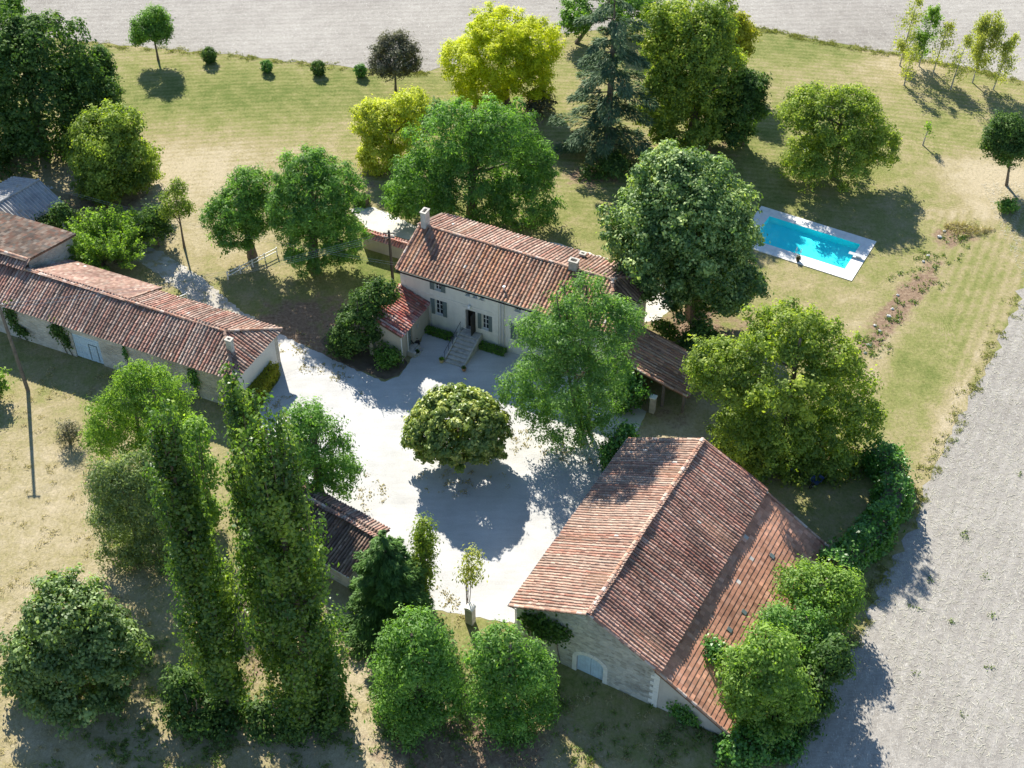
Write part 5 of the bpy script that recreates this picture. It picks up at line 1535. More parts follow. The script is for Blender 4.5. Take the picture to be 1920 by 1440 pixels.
tree('acacia_tree', 17.40, -33.21, [(-1.18, 0.0, 5.2, 2.6, 2.2), (-1.25, 0.5, 7.62, 1.81, 0.91), (-2.38, 0.0, 3.75, 1.48, 2.48), (0.67, -0.0, 2.86, 1.55, 2.42), (-0.62, -0.4, 1.64, 2.15, 1.07)], 'leaf_fresh', 'nearest and largest bright tree overhanging the barn lean-to roof', 'tree', 165, dens=113, L=0.25, W=0.13, bough=.36, hollow=.45, clump=.58, rag=.36)
shrub('elder_shrub', 13.55, -29.93, [(0.0, 0.0, 3.0, 0.8, 0.97)], 'leaf_laurel', 'small leafy bough poking over the lean-to tiles', 'shrub', 166, dens=120, L=.26, W=.14)
shrub('bramble_shrub', 15.37, -35.64, [(0.0, 0.0, 1.05, 1.8, 0.97), (2.25, 0.5, 0.27, 1.56, 1.04), (-1.04, 0.0, 0.12, 1.1, 1.1)], 'leaf_laurel', 'bramble thicket at the front corner of the lean-to', 'shrub', 167, dens=85)
shrub('bramble_shrub', 19.93, -32.31, [(0.0, 0.0, 1.86, 1.44, 1.82), (1.39, 1.5, 3.62, 1.18, 1.84), (-0.81, -1.0, 0.27, 1.45, 0.95)], 'leaf_dark', 'dark bramble thicket along the field edge under the barn trees', 'shrub', 168, dens=85)
# bottom centre
conifer('fir_tree', -8.64, -24.95, 8.99, 3.5, 'leaf_fir', 'dense green fir beside the court entrance', 'tree', 169, tiers=17, z0=.3, rise=.10, droop=.20, per=13, L=.32, W=.09, shape=.58, n_per_m=125, spread=.28, top_r=.10)
tree('hornbeam_tree', -6.46, -23.04, [(0.45, 0.0, 6.97, 0.68, 1.58), (0.2, 0.0, 4.43, 0.76, 1.95), (0.33, 0.0, 2.4, 0.56, 1.39)], 'leaf_olive', 'slim upright tree right of the fir', 'tree', 170, dens=156, L=0.20, W=0.11, bough=.5)
shrub('young_hornbeam', -3.16, -24.24, [(0.46, -0.0, 5.86, 0.58, 1.19), (0.06, -0.0, 4.27, 0.52, 1.14), (0.58, 0.0, 4.44, 0.41, 1.08)], 'leaf_birch', 'small vase-shaped sapling behind the gate pier', 'tree', 171, dens=55, L=.22, W=.11, stems=6, trunk=.035, limb_n=18)
tree('acacia_tree', -6.14, -32.63, [(0.2, 0.0, 6.67, 2.27, 1.67), (-1.22, 0.0, 5.54, 1.53, 2.19), (1.34, 0.0, 5.25, 1.47, 2.28), (-0.08, 0.5, 8.49, 1.62, 0.81), (-0.32, -0.5, 2.44, 2.27, 1.14), (-1.82, 0.0, 1.11, 1.25, 2.13), (1.58, -0.3, 2.15, 1.3, 2.17), (-0.57, -1.0, 0.44, 1.84, 0.92)], 'leaf_locust', 'left one of two rounded trees in front of the barn gable', 'tree', 172, dens=105, L=0.26, W=0.10, bough=.36, hollow=.45, clump=.58, rag=.36)
tree('acacia_tree', 0.07, -32.92, [(-0.24, 0.0, 5.37, 2.16, 1.53), (-1.6, 0.0, 6.23, 1.33, 1.97), (1.3, 0.0, 5.09, 1.4, 2.07), (-0.58, 0.5, 7.78, 1.32, 0.66), (-0.07, -0.5, 2.27, 2.2, 1.1), (-1.82, -0.2, 2.43, 1.17, 2.02), (1.68, -0.2, 1.83, 1.3, 1.86), (-0.25, -1.0, 0.26, 1.7, 0.85)], 'leaf_locust', 'right one of two rounded trees in front of the barn gable', 'tree', 173, dens=105, L=0.26, W=0.10, bough=.36, hollow=.45, clump=.58, rag=.36)
# poplars
def poplar(x, y, h, r_, seed, label, nb=150):
    """columnar tree: upswept branches leaving the trunk all the way up, leaves along each"""
    h *= 1.055
    rng = np.random.default_rng(seed)
    o = empty('poplar_tree', x, y); tag(o, label, 'tree', 'tall poplars at front left')
    mb = MB(); mb.tube([(0, 0, 0), (.12, .05, h * .35), (-.06, 0, h * .7), (0, 0, h * .92)], [.42, .30, .17, .03], 8)
    Ps, Ns, Ax, Ts = [], [], [], []
    for k in range(nb):
        t = rng.uniform(.0, .93) ** .95
        w = r_ * (.27 + .73 * (1 - t) ** .8) * min(1, .65 + t * 3) * rng.uniform(.48, 1.28)
        a = k * 2.399 + rng.normal(0, .3)
        d = np.array([math.cos(a), math.sin(a), 0])
        p0 = np.array([0, 0, .5 + h * .86 * t])
        m1 = p0 + d * w * .95 + np.array([0, 0, h * .02])
        e = p0 + d * w * rng.uniform(.80, 1.12) + np.array([0, 0, h * rng.uniform(.07, .19)])
        e[2] = min(e[2], h * rng.uniform(.96, 1.0)); m1[2] = min(m1[2], e[2] - .3)
        mb.tube([tuple(p0), tuple((p0 + m1) / 2 + np.array([0, 0, .1])), tuple((m1 + e) / 2), tuple(e)], [.07, .05, .03, .010], 4)
        m = int(235 * (.55 + .75 * w / r_))
        s = rng.uniform(.30, 1.03, m)[:, None]
        gd = rng.normal(0, 1, (m, 3))
        P = (1 - s) ** 2 * p0 + 2 * s * (1 - s) * m1 + s * s * e + gd * (.13 + .085 * w) * np.array([1, 1, 1.25])
        Ps.append(P); Ns.append(unit(unit(gd) * .7 + d * .4 + np.array([0, 0, .35]) + .35 * rng.normal(size=(m, 3))))
        Ts.append(np.clip(.48 + rng.normal(0, .15) + rng.normal(0, .13, m), 0, 1))
    P = np.concatenate(Ps); keep = P[:, 2] > .1
    V, Fq = leaf_quads(P[keep], np.concatenate(Ns)[keep], rng, .24, .16, .2)
    np_mesh('crown', V, Fq, 'leaf_poplar', o, tone=np.concatenate(Ts)[keep]); mb.build('trunk', 'bark', o)
    return o
leaf_mat('leaf_poplar', (.042, .095, .020), (.092, .178, .033), (.31, .41, .075), rough=.4, trans=.46, gloss=.025)
poplar(-18.92, -32.09, 27.97, 2.0, 180, 'leftmost of the tall poplars with bare trunk showing halfway', 120)
poplar(-15.34, -29.37, 27.11, 2.1, 181, 'middle poplar, its top the highest of the three', 120)
poplar(-13.07, -33.21, 27.96, 2.9, 182, 'rightmost and widest of the tall poplars')
shrub('bramble_shrub', -20.98, -33.04, [(0.0, 0.0, 1.09, 2.03, 1.02), (1.99, -0.0, 0.17, 1.85, 0.92), (-0.9, 1.0, 2.07, 1.12, 1.96)], 'leaf_dark', 'dark undergrowth at the foot of the leftmost poplar', 'shrub', 183, dens=85)
shrub('bramble_shrub', -13.88, -33.34, [(0.0, 0.0, 1.23, 2.29, 1.14), (2.03, 0.0, 1.53, 1.17, 2.35), (-2.43, 0.0, -0.0, 1.52, 1.52), (1.31, 1.2, 3.4, 1.3, 2.13)], 'leaf_dark', 'dark undergrowth at the foot of the widest poplar', 'shrub', 184, dens=85)
# left foreground
tree('willow_tree', -29.32, -8.93, [(2.35, 0.0, 7.36, 2.34, 1.57), (0.02, 0.0, 6.8, 1.59, 1.73), (-2.0, -0.3, 4.55, 1.61, 2.03), (2.94, 0.0, 4.83, 1.46, 2.13), (0.7, 0.5, 8.82, 1.27, 0.64), (-3.16, 0.0, 2.22, 1.17, 1.87), (-0.89, -0.3, 2.81, 1.71, 1.71), (1.61, -0.3, 2.81, 1.55, 1.98), (2.61, 0.0, 1.62, 1.1, 1.66)], 'leaf_fresh', 'pale green willow in front of the long barn', 'tree', 185, dens=99, L=0.28, W=0.08, droop=.7, bough=.32, hollow=.5, trunk=.22, rag=.36)
tree('olive_tree', -27.63, -19.04, [(0.4, 0.0, 6.68, 1.97, 2.26), (-1.43, 0.0, 4.14, 1.58, 2.17), (1.42, 0.0, 4.99, 1.57, 2.67), (-1.16, -0.3, 1.26, 1.68, 2.0), (1.25, -0.3, 1.55, 1.6, 2.22), (2.84, 0.3, 8.0, 1.4, 1.81), (-1.03, 0.0, 8.05, 1.18, 1.85), (1.4, 0.3, 9.35, 1.59, 1.12)], 'leaf_grey', 'drooping grey-green tree left of the leftmost poplar', 'tree', 186, dens=120, L=0.25, W=0.08, droop=.6, hollow=.4, limb_n=24, trunk=.16)
shrub('privet_shrub', -22.88, -16.40, [(0.0, 0.0, 2.07, 1.33, 1.93), (-0.04, 0.8, 5.26, 1.31, 2.25), (0.1, 1.6, 8.33, 1.15, 2.03)], 'leaf_fresh', 'yellow-green shrub showing between the poplars', 'shrub', 187, dens=80)
tree('locust_tree', -14.84, -13.31, [(0.2, 0.0, 6.29, 2.28, 1.98), (-0.2, 0.3, 8.47, 1.53, 1.07), (1.94, -0.3, 3.17, 1.5, 1.8), (-0.68, -0.3, 3.17, 1.95, 1.79)], 'leaf_locust', 'dense green locust on the left side of the gravel', 'tree', 188, dens=113, L=0.26, W=0.10, bough=.32, rag=.36)
tree('chestnut_tree', -29.79, -30.68, [(1.08, 0.0, 5.46, 3.62, 1.81), (-1.34, 0.0, 4.02, 2.22, 2.58), (3.34, 0.0, 4.6, 2.15, 2.67), (0.98, 0.6, 8.03, 2.68, 1.34), (0.56, -0.6, 1.59, 3.25, 1.62), (-2.47, -0.3, 1.16, 1.67, 1.67)], 'leaf_hazel', 'big round bush-like tree at bottom left', 'tree', 189, dens=99, L=0.28, W=0.17, bough=.28, rag=.36)
shrub('dead_shrub', -35.58, -7.01, [(0.0, 0.0, 1.09, 0.95, 1.11)], 'leaf_plum', 'small dark brown bush on the dry grass left of the willow', 'shrub', 190, dens=90, L=.3, W=.05)
tree('willow_tree', -42.91, -1.67, [(0.0, 0.0, 1.65, 1.07, 1.07)], 'leaf_fresh', 'bit of pale green crown at the left edge by the utility pole', 'tree', 191, dens=113, rag=.36)
hedge('clipped_hedge', [(-21.43, -2.11), (-20.36, 1.35)], 1.3, 1.25, 'leaf_gold', 'clipped yellow-green hedge along the white end wall of the long barn', 'hedge', 192, dens=200, L=.18, W=.11, rough=.07, clipped=True)
hedge('box_hedge', [(-15.61, 26.70), (-14.19, 25.97)], 1.1, .95, 'leaf_green', 'small clipped box hedge block at the end of the rear path', 'hedge', 193, dens=240, L=.14, W=.09, rough=.03, clipped=True)
hedge('box_border', [(-7.64, 6.88), (-5.30, 5.77)], .62, .55, 'leaf_green', 'low clipped border under the farmhouse wall left of the stairs', 'hedge', 194, dens=260, L=.14, W=.09, rough=.03, clipped=True)
hedge('box_border', [(-2.75, 4.72), (-.58, 3.72)], .62, .55, 'leaf_green', 'low clipped border under the farmhouse wall right of the stairs', 'hedge', 195, dens=260, L=.14, W=.09, rough=.03, clipped=True)
ivy('ivy_plant', None, -29.5, [(15.6, 3.3, 1.1, 1.1), (16.8, 3.6, .9, .9), (14.6, 3.5, .6, .6)], -23.22, 'dark ivy hanging high on the barn gable wall', 'leaf_dark', 196, dens=170, L=.26, W=.2)
ivy('ivy_plant', None, -29.5, [(26.1, .9, .9, .9), (26.9, .6, .5, .6)], -23.22, 'ivy climbing the lean-to end wall of the barn', 'leaf_laurel', 197, dens=150)
ivy('ivy_plant', None, -24.0, [(-36.9, 2.6, .75, 1.1), (-36.3, 1.6, .35, .8)], -12.12, 'ivy patch beside the blue door of the long barn', 'leaf_dark', 198, dens=190)
ivy('ivy_plant', None, -24.0, [(-41.9, 2.6, .6, 1.2), (-41.2, 1.2, .8, .6)], -12.12, 'ivy at the left end of the long barn front', 'leaf_dark', 199, dens=170)
ivy('ivy_plant', None, -24.0, [(-23.3, 2.2, .5, 1.1), (-30.0, 2.6, .2, .9)], -12.12, 'ivy strands near the right end of the long barn front', 'leaf_laurel', 200, dens=170)
shrub('rose_shrub', 13.67, 5.45, [(0.0, 0.0, 1.17, 0.78, 0.62), (-0.84, 0.0, 1.89, 0.6, 0.44)], 'leaf_fresh', 'light green climber above the open lean-to roof', 'shrub', 201, dens=110)
shrub('bramble_shrub', 15.93, 3.29, [(0.0, 0.0, 1.92, 1.69, 1.69), (-0.59, 0.0, -1.76, 1.3, 1.6)], 'leaf_dark', 'dark shrubbery in shade between the lime and walnut trees', 'shrub', 202, dens=80)
shrub('bramble_shrub', 10.23, 31.50, [(0.0, 0.0, 1.08, 2.0, 1.0), (-2.1, 0.0, -0.2, 1.71, 0.9)], 'leaf_dark', 'low dark shrubs under the cedar', 'shrub', 203, dens=80)
shrub('bramble_shrub', 2.86, 43.32, [(0.0, 0.0, 1.4, 1.59, 1.3)], 'leaf_plum', 'dull brown shrub under the brilliant yellow tree', 'shrub', 204, dens=80)

# ------------------------------------------------------------------ pool
def build_pool():
    A = -29.85
    u0, u1, v0, v1 = 8.4, 20.15, 27.68, 34.68
    w0, w1, x0, x1 = 9.75, 18.97, 29.08, 33.45
    p = frame('swimming_pool', A, w0, x0)
    tag(p, 'rectangular turquoise swimming pool with pale paved surround', 'pool')
    # paving slabs round the basin
    def slabs(a0, a1, b0, b1, nu, nv):
        for i in range(nu):
            for j in range(nv):
                du, dv = (a1 - a0) / nu, (b1 - b0) / nv
                MB().box(a0 + i * du + .008, a0 + (i + 1) * du - .008, b0 + j * dv + .008, b0 + (j + 1) * dv - .008, .0, .07).build('paving_slab', 'deck_pale', p)
    slabs(u0, u1, v0, x0, 12, 2); slabs(u0, u1, x1, v1, 12, 2); slabs(u0, w0, x0, x1, 2, 5); slabs(w1, u1, x0, x1, 2, 5)
    m = MB()
    d = -.62
    m.quad((w0, x0, d), (w1, x0, d), (w1, x1, d), (w0, x1, d))
    m.quad((w0, x0, .06), (w1, x0, .06), (w1, x0, d), (w0, x0, d)); m.quad((w0, x1, d), (w1, x1, d), (w1, x1, .06), (w0, x1, .06))
    m.quad((w0, x0, d), (w0, x1, d), (w0, x1, .06), (w0, x0, .06)); m.quad((w1, x0, .06), (w1, x1, .06), (w1, x1, d), (w1, x0, d))
    m.build('basin', 'pool_liner', p)
    n = 24
    W = MB()
    W.quad((w0, x0, -.06), (w1, x0, -.06), (w1, x1, -.06), (w0, x1, -.06)); W.build('water', 'pool_water', p)
    l = empty('pool_ladder', 0, 0); 
    bpy.data.objects.remove(l)
    l = frame('pool_ladder', A, 14.4, 29.2); tag(l, 'metal pool ladder on the near edge of the pool', 'ladder')
    for u in (14.2, 14.65):
        MB().tube([(u, 28.85, .07), (u, 28.85, .7), (u, 29.0, .85), (u, 29.2, .7), (u, 29.25, -.58)], .025, 6).build('rail', 'zinc', l)
    for z in (-.15, -.32, -.5):
        MB().box(14.23, 14.62, 29.22, 29.30, z, z + .03).build('rung', 'zinc', l)
    b = frame('diving_board', A, 19.2, 31.3); tag(b, 'short grey diving board at the right end of the pool', 'diving board')
    MB().box(18.55, 19.85, 31.1, 31.5, .33, .38).build('board', 'metal_grey', b)
    MB().box(19.3, 19.75, 31.15, 31.45, .071, .328).build('stand', 'metal_grey', b)
    q = frame('pool_planter', A, 14.75, 28.05); tag(q, 'small black pot standing on the near pool paving', 'pot')
    m = MB(); m.lathe([(.02, .0), (.15, .0), (.22, .32), (.19, .32), (.16, .24), (.02, .24)], 12, 14.75, 28.05, .072); m.build('pot', 'black_plastic', q)
    rng = np.random.default_rng(5); P = rng.normal(0, .10, (150, 3)) + np.array([0, 0, .45]); V, F_ = leaf_quads(P, unit(rng.normal(size=(150, 3))), rng, .2, .08); np_mesh('foliage', V, F_, 'leaf_plum', q, tone=rng.uniform(.2, .8, 150))
build_pool()
# the pool basin needs a hole in the ground sheet
def cut_ground():
    gr = bpy.data.objects['ground']
    t = R(-29.85)
    import bmesh
    bm = bmesh.new(); bm.from_mesh(gr.data)
    c, s = math.cos(t), math.sin(t)
    def W(u, v): return Vector((u * c - v * s, u * s + v * c, 0))
    u0, u1, v0, v1 = 9.0, 19.6, 28.4, 34.1
    for (pt, nrm) in ((W(u0, v0), W(1, 0)), (W(u1, v0), W(1, 0)), (W(u0, v0), W(0, 1)), (W(u0, v1), W(0, 1))):
        near = [f for f in bm.faces if (f.calc_center_median() - W(14.3, 31.2)).length < 12]
        geom = list({e for f in near for e in f.edges}) + list({v for f in near for v in f.verts}) + near
        bmesh.ops.bisect_plane(bm, geom=geom, plane_co=pt, plane_no=nrm)
    kill = []
    for f in bm.faces:
        p = f.calc_center_median(); u = p.x * c + p.y * s; v = -p.x * s + p.y * c
        if u0 < u < u1 and v0 < v < v1: kill.append(f)
    bmesh.ops.delete(bm, geom=kill, context='FACES')
    bm.to_mesh(gr.data); bm.free()
cut_ground()

# ------------------------------------------------------------------ poles and wires
def pole(name, x, y, h, label, arms=1, lean=(0, 0), r0=.14, mat='pole_wood'):
    o = empty(name, x, y); tag(o, label, 'pole')
    MB().tube([(0, 0, -.1), (lean[0], lean[1], h)], [r0, r0 * .7], 10).build('shaft', mat, o)
    for k in range(arms):
        z = h - .25 - k * .45
        a = MB(); a.box(-.5 + lean[0], .5 + lean[0], -.05 + lean[1] - .14, .05 + lean[1] - .14, z, z + .09); ar = a.build('crossarm', mat, o)
        for s in (-.4, .4):
            m = MB(); m.lathe([(.03, 0), (.05, .06), (.03, .12), (.045, .16), (.0, .18)], 8, s + lean[0], lean[1] - .14, z + .09); m.build('insulator', 'white_paint', ar)
    return o
PLX, PLY = (-40.66, -0.86)
pole('utility_pole', PLX, PLY, 9.6, 'tall grey utility pole at the left edge in front of long barn', 1, (-.12, 0), .17)
HPX, HPY, HPH = -10.93, 13.79, 5.91
pole('utility_pole', HPX, HPY, HPH, 'dark wooden utility pole at the left corner of the farmhouse', 2, (-.05, 0), .15, 'dark_wood')
SPX, SPY, SPH = -44.80, 25.07, 3.00
pole('service_post', SPX, SPY, SPH, 'thin white-capped post beside the corrugated shed', 1, (0, 0), .06, 'zinc')

def wire(a, b, sag, label, group):
    a, b = Vector(a), Vector(b)
    mid = (a + b) / 2
    o = empty('overhead_wire', a.x, a.y); tag(o, label, 'wire', group)
    pts = []
    for i in range(13):
        t = i / 12
        p = a.lerp(b, t); p.z -= sag * 4 * t * (1 - t)
        pts.append((p.x - a.x, p.y - a.y, p.z))
    MB().tube(pts, .008, 4).build('cable', 'cable', o)
for k, (dx, dz, nm) in enumerate(((-.4, .25, 'topmost'), (.4, .25, 'second'), (-.4, -.2, 'third'), (.4, -.2, 'lowest'))):
    wire((HPX + dx, HPY - .14, HPH - .25 + dz - .1), (PLX - .12 + dx * .5, PLY - .14, 9.3 + dz * .8), 1.0, f'{nm} of four overhead wires from the farmhouse pole to the left', 'wires from the farmhouse pole')
for k, (dz, nm) in enumerate(((0, 'upper'), (-.25, 'lower'))):
    wire((SPX, SPY, SPH + dz), (-7.4, 9.3, 5.2 + dz), .8, f'{nm} overhead wire from the white-capped post towards the farmhouse', 'wires from the service post')

# ------------------------------------------------------------------ fences and garden things
def white_fence(p0, p1, h, label, n):
    a, b = Vector((*p0, 0)), Vector((*p1, 0)); d = b - a
    o = empty('white_fence', a.x, a.y, 0, math.atan2(d.y, d.x)); tag(o, label, 'fence')
    L_ = d.length
    for i in range(n + 1):
        x = L_ * i / n
        MB().box(x - .045, x + .045, -.045, .045, 0, h + .05).build('post', 'white_paint', o)
    for z in (h * .45, h * .85):
        for i in range(n):
            MB().box(L_ * i / n + .047, L_ * (i + 1) / n - .047, -.02, .02, z, z + .09).build('rail', 'white_paint', o)
white_fence((-26.16, 14.26), (-22.11, 18.00), .85, 'white post and rail fence under the two locust trees', 4)
white_fence((-30.11, 10.84), (-29.39, 11.38), .7, 'short white hurdle behind the long barn roof', 1)

def flower_pot(x, y, r_, h, mat, label, leaf):
    o = empty('flower_pot', x, y); tag(o, label, 'pot')
    MB().lathe([(.02, 0), (r_ * .7, 0), (r_, h * .85), (r_ * 1.1, h * .85), (r_ * 1.1, h), (r_ * .92, h), (r_ * .85, h * .8), (.02, h * .8)], 14).build('pot', mat, o)
    rng = np.random.default_rng(int(abs(x * 100))); P = rng.normal(0, r_ * .45, (120, 3)) * np.array([1, 1, .6]) + np.array([0, 0, h + r_ * .3])
    V, F_ = leaf_quads(P, unit(rng.normal(size=(120, 3)) + np.array([0, 0, .6])), rng, r_ * .6, r_ * .3); np_mesh('foliage', V, F_, leaf, o, tone=rng.uniform(.2, .9, 120))
flower_pot(*(-6.05, 2.78), .22, .34, 'ochre_pot', 'ochre flower pot left of the stone stairs', 'leaf_green')
flower_pot(*(-4.10, 1.69), .20, .32, 'terracotta', 'dark planted pot right of the stone stairs', 'leaf_dark')
flower_pot(*(-8.17, 3.90), .18, .30, 'black_plastic', 'black pot on the annex door steps', 'leaf_dark')

def garden_chair(x, y, rz, mat, label, recl=False):
    o = empty('garden_chair', x, y, 0, rz); tag(o, label, 'chair')
    L_ = 1.25 if recl else .5
    MB().box(-.27, .27, -L_ / 2, L_ / 2, .34, .39).build('seat', mat, o)
    MB().prism([(-.27, L_ / 2 - .02, .392), (.27, L_ / 2 - .02, .392), (.27, L_ / 2 + .28, .95), (-.27, L_ / 2 + .28, .95)], (0, .05, .0)).build('backrest', mat, o)
    for a in (-.23, .23):
        for b in (-L_ / 2 + .06, L_ / 2 - .06):
            MB().box(a - .025, a + .025, b - .025, b + .025, 0, .338).build('leg', 'metal_grey', o)
    for a in (-.29, .27):
        MB().box(a, a + .04, -L_ / 2 + .1, L_ / 2, .55, .59).build('armrest', mat, o)
garden_chair(*(-8.28, 4.95), R(100), 'black_plastic', 'black chair standing against the annex side wall')
garden_chair(*(22.06, -9.99), R(25), 'fabric_pale', 'pale reclining chair in the shade of the broad walnut', True)
garden_chair(*(25.35, -10.28), R(-40), 'fabric_blue', 'dark blue deckchair by the laurel hedge', True)
garden_chair(*(30.37, 35.31), R(-20), 'white_paint', 'white garden chair on the lawn behind the pool walnut')

def wheelbarrow(x, y, rz, label):
    o = empty('wheelbarrow', x, y, 0, rz); tag(o, label, 'wheelbarrow')
    MB().add([(-.28, -.35, .35), (.28, -.35, .35), (.28, .35, .35), (-.28, .35, .35), (-.36, -.5, .68), (.36, -.5, .68), (.36, .5, .68), (-.36, .5, .68)],
             [(0, 3, 2, 1), (0, 1, 5, 4), (1, 2, 6, 5), (2, 3, 7, 6), (3, 0, 4, 7)]).build('tray', 'fabric_blue', o)
    for s in (-.22, .22):
        MB().tube([(s, -1.1, .62), (s, -.3, .32), (s * .4, .62, .22)], .022, 6).build('handle', 'metal_grey', o)
        MB().box(s - .02, s + .02, -.35, -.31, 0, .35).build('leg', 'metal_grey', o)
    t = MB()
    K = 14
    t.tube([(0, .62 + .2 * math.cos(2 * math.pi * k / K), .2 + .2 * math.sin(2 * math.pi * k / K)) for k in range(K + 1)], .045, 6, False)
    t.build('wheel', 'black_plastic', o)
wheelbarrow(*(23.78, -11.61), R(130), 'blue wheelbarrow lying in the dappled shade behind the barn')

# rocks and weeds along the old ditch
def rock(x, y, r_, seed, label):
    rng = np.random.default_rng(seed)
    o = None
    V = []
    K, M = 8, 5
    for i in range(M):
        a = math.pi * i / (M - 1)
        for k in range(K):
            t = 2 * math.pi * k / K
            q = r_ * rng.uniform(.75, 1.15)
            V.append((q * math.sin(a) * math.cos(t), q * .8 * math.sin(a) * math.sin(t), r_ * .3 + q * .6 * math.cos(a)))
    F_ = [(i * K + k, i * K + (k + 1) % K, (i + 1) * K + (k + 1) % K, (i + 1) * K + k) for i in range(M - 1) for k in range(K)]
    me = bpy.data.meshes.new('rock'); me.from_pydata(V, [], F_); me.materials.append(MATS['rock_white']); me.update()
    o = bpy.data.objects.new('rock', me); o.location = (x, y, 0); COL.objects.link(o)
    tag(o, label, 'rock', 'white rocks along the ditch')
ORD = ('first', 'second', 'third', 'fourth', 'fifth', 'sixth', 'seventh', 'eighth', 'ninth', 'tenth', 'eleventh', 'twelfth')
ROCKS = [(41.57, 21.72), (40.89, 20.78), (39.15, 17.83), (38.50, 16.93), (35.06, 11.92), (34.17, 9.93), (33.62, 8.88), (32.42, 6.89), (32.14, 7.62), (31.10, 4.95), (30.59, 3.97), (29.45, 2.30)]
for k, (x, y) in enumerate(ROCKS):
    rock(x, y, .26 if k in (1, 6, 9) else .18, 300 + k, f'{ORD[k]} white rock along the weedy ditch, counting down from the brushwood heap')

leaf_mat('leaf_verge', (.16, .19, .05), (.26, .27, .09), (.38, .36, .16), trans=.3, gloss=.01)
def scatter(name, spots, mat, seed, L_, W_, up_, label=None):
    """loose ground cover: clumps of blades round each spot (x, y, radius x, radius y, count, height)"""
    rng = np.random.default_rng(seed)
    Ps, As = [], []
    for (x, y, rx, ry, n, h_, rot) in spots:
        nc = max(1, n // 14)
        c = rng.normal(0, .5, (nc, 2)) * np.array([rx, ry])
        ca, sa = math.cos(rot), math.sin(rot)
        c = np.stack([c[:, 0] * ca - c[:, 1] * sa, c[:, 0] * sa + c[:, 1] * ca], 1)
        k = rng.integers(0, nc, n)
        P = np.zeros((n, 3)); P[:, :2] = c[k] + rng.normal(0, .16, (n, 2)) + np.array([x, y]); P[:, 2] = np.abs(rng.normal(0, .4, n)) * h_ + .04
        Ps.append(P)
    P = np.concatenate(Ps); n = len(P)
    A_ = unit(rng.normal(size=(n, 3)) * .7 + np.array([0, 0, up_]))
    Nn = unit(rng.normal(size=(n, 3)))
    V, F_ = leaf_quads(P, Nn, rng, L_, W_, 0, .35, A_)
    V[:, 2] = np.maximum(V[:, 2], .014)
    o = np_mesh(name, V, F_, mat, tone=np.clip(.5 + rng.normal(0, .2, n), 0, 1), kind='stuff')
    if label: o['label'] = label; o['category'] = 'plants'
    return o
rs = random.Random(4)
litter = [(*(0.00, -7.01), 2.2, 1.6, 260, .01, 0), (*(5.12, -8.22), 3.0, 1.6, 420, .01, 0), (*(-3.76, -11.44), 3.0, 1.4, 300, .01, 0), (*(-15.45, 1.35), 3.5, 1.5, 320, .01, -.4), (*(-11.17, -12.86), 1.6, 2.2, 240, .01, 0), (*(-18.50, 4.11), 2.5, 1.5, 260, .01, -.4), (*(-5.01, -22.80), 2.5, .9, 240, .01, 0), (*(-19.50, -2.62), 1.2, 2.0, 200, .01, 0)]
scatter('leaf_litter', litter, 'leaf_straw', 6, .13, .08, .05, 'fallen dry leaves strewn over the gravel court')
ditch = []
for k in range(46):
    t = rs.random()
    a, b = (43.29, 22.51), (29.21, 2.03)
    ditch.append((a[0] + (b[0] - a[0]) * t + rs.gauss(0, .9), a[1] + (b[1] - a[1]) * t + rs.gauss(0, .5), .7, .5, rs.randint(20, 70), .14, 0))
scatter('weeds', ditch, 'leaf_weed', 7, .20, .07, .5, 'scrubby weeds along the old ditch right of the pool')
mound = [(*(43.92, 21.90), 2.0, .9, 900, .35, 0), (*(42.78, 22.51), 1.2, .5, 400, .3, 0)]
scatter('brushwood', mound, 'leaf_straw', 8, .42, .05, .15, 'low heap of dry cut brushwood on the right lawn')
edge = []
pts = [(46.75, 12.61), (40.98, 2.51), (36.49, -4.72), (32.82, -11.32), (29.76, -16.85), (27.03, -21.47), (23.84, -27.18)]
for i in range(len(pts) - 1):
    a, b = pts[i], pts[i + 1]
    for k in range(13):
        t = rs.random()
        edge.append((a[0] + (b[0] - a[0]) * t - .35 + rs.gauss(0, .35), a[1] + (b[1] - a[1]) * t, .5, .6, rs.randint(30, 80), .10, 0))
scatter('verge_grass', edge, 'leaf_verge', 9, .18, .05, .5, 'rough grass fringe along the right field')
edge2 = []
pts = [(-50.27, 59.07), (-33.05, 56.07), (-15.64, 52.45), (-9.60, 51.85)]
pts2 = [(27.81, 63.06), (34.86, 59.70), (42.92, 56.44), (50.19, 53.52), (57.07, 49.98)]
for pp in (pts, pts2):
    for i in range(len(pp) - 1):
        a, b = pp[i], pp[i + 1]
        for k in range(46):
            t = rs.random()
            edge2.append((a[0] + (b[0] - a[0]) * t, a[1] + (b[1] - a[1]) * t - .3 + rs.gauss(0, .3), .7, .4, rs.randint(20, 60), .09, 0))
scatter('verge_grass', edge2, 'leaf_verge', 10, .18, .05, .5, 'rough grass fringe along the upper field')
meadow = []
for k in range(260):
    x, y = rs.uniform(-48, 12), rs.uniform(-40, -24)
    meadow.append((x, y, .9, .7, rs.randint(24, 60), .08, 0))
for k in range(170):
    x, y = rs.uniform(-48, -26), rs.uniform(-24, 2)
    meadow.append((x, y, .9, .7, rs.randint(20, 50), .07, 0))
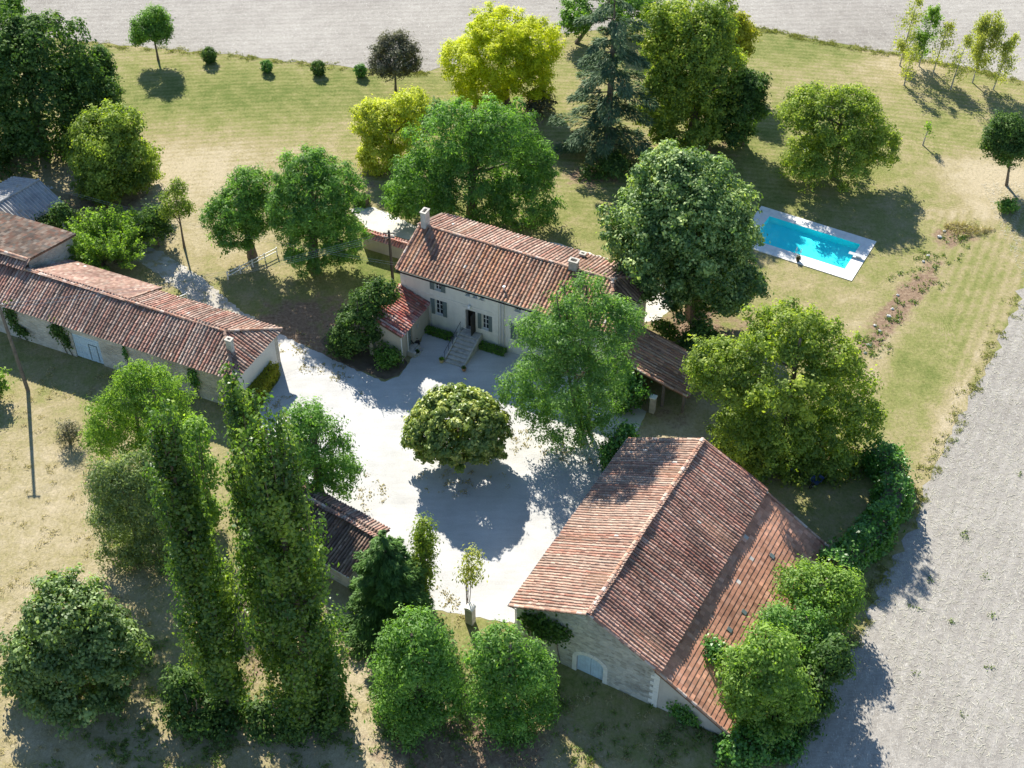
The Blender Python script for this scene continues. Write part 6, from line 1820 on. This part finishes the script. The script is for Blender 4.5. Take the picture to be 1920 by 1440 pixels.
scatter('dry_grass', meadow, 'leaf_straw', 11, .24, .035, .7, 'tufts of dry pale meadow grass across the lower left')
under = []
for k in range(110):
    under.append((rs.uniform(-30, -11), rs.uniform(-38, -27), .9, .8, rs.randint(40, 110), .22, 0))
for k in range(80):
    under.append((rs.uniform(-10, 18), rs.uniform(-38, -30), 1.0, .8, rs.randint(40, 100), .18, 0))
scatter('undergrowth', under, 'leaf_weed', 12, .26, .07, .8, 'rough green undergrowth beneath the front trees')
fw = []
for k in range(26):
    fw.append((*[((28.70, -21.82)), ((37.25, -11.15)), ((29.04, -28.84)), ((35.04, -24.24)), ((33.56, -17.74)), ((41.21, -2.62))][k % 6], 6, 5, 6, .2, 0))
fw = [(a + rs.gauss(0, 4), b + rs.gauss(0, 3), .2, .2, rs.randint(10, 26), .15, 0) for (a, b, *_) in fw]
scatter('field_weeds', fw, 'leaf_weed', 13, .18, .08, .6, 'scattered green weeds in the right stubble field')
# straw lying on the stubble
rng = np.random.default_rng(14)
def straw(name, poly_pts, n, seed, label):
    rng = np.random.default_rng(seed)
    x0, x1, y0, y1 = poly_pts
    P = np.stack([rng.uniform(x0, x1, n), rng.uniform(y0, y1, n), np.full(n, .035)], 1)
    return P
fld = straw('s', (26, 62, -36, 30), 42000, 15, '')
# keep only points right of the field boundary
bp = np.array([(46.75, 12.61), (40.98, 2.51), (36.49, -4.72), (32.82, -11.32), (29.76, -16.85), (27.03, -21.47), (23.84, -27.18), (20.30, -32.84), (17.46, -37.65)])[::-1]
xb = np.interp(fld[:, 1], bp[:, 1], bp[:, 0])
fld = fld[fld[:, 0] > xb + .4]
n = len(fld)
Nn = unit(np.array([0, 0, 1.0]) + .25 * rng.normal(size=(n, 3)))
V, F_ = leaf_quads(fld, Nn, rng, .40, .026, 0, .3)
V[:, 2] = np.maximum(V[:, 2], .016)
o = np_mesh('straw', V, F_, 'leaf_stubble', tone=np.clip(.75 + rng.normal(0, .2, n), 0, 1), kind='stuff'); tag(o, 'loose pale straw littering the right stubble field', 'straw')
print('LEAVES', LEAVES[0])
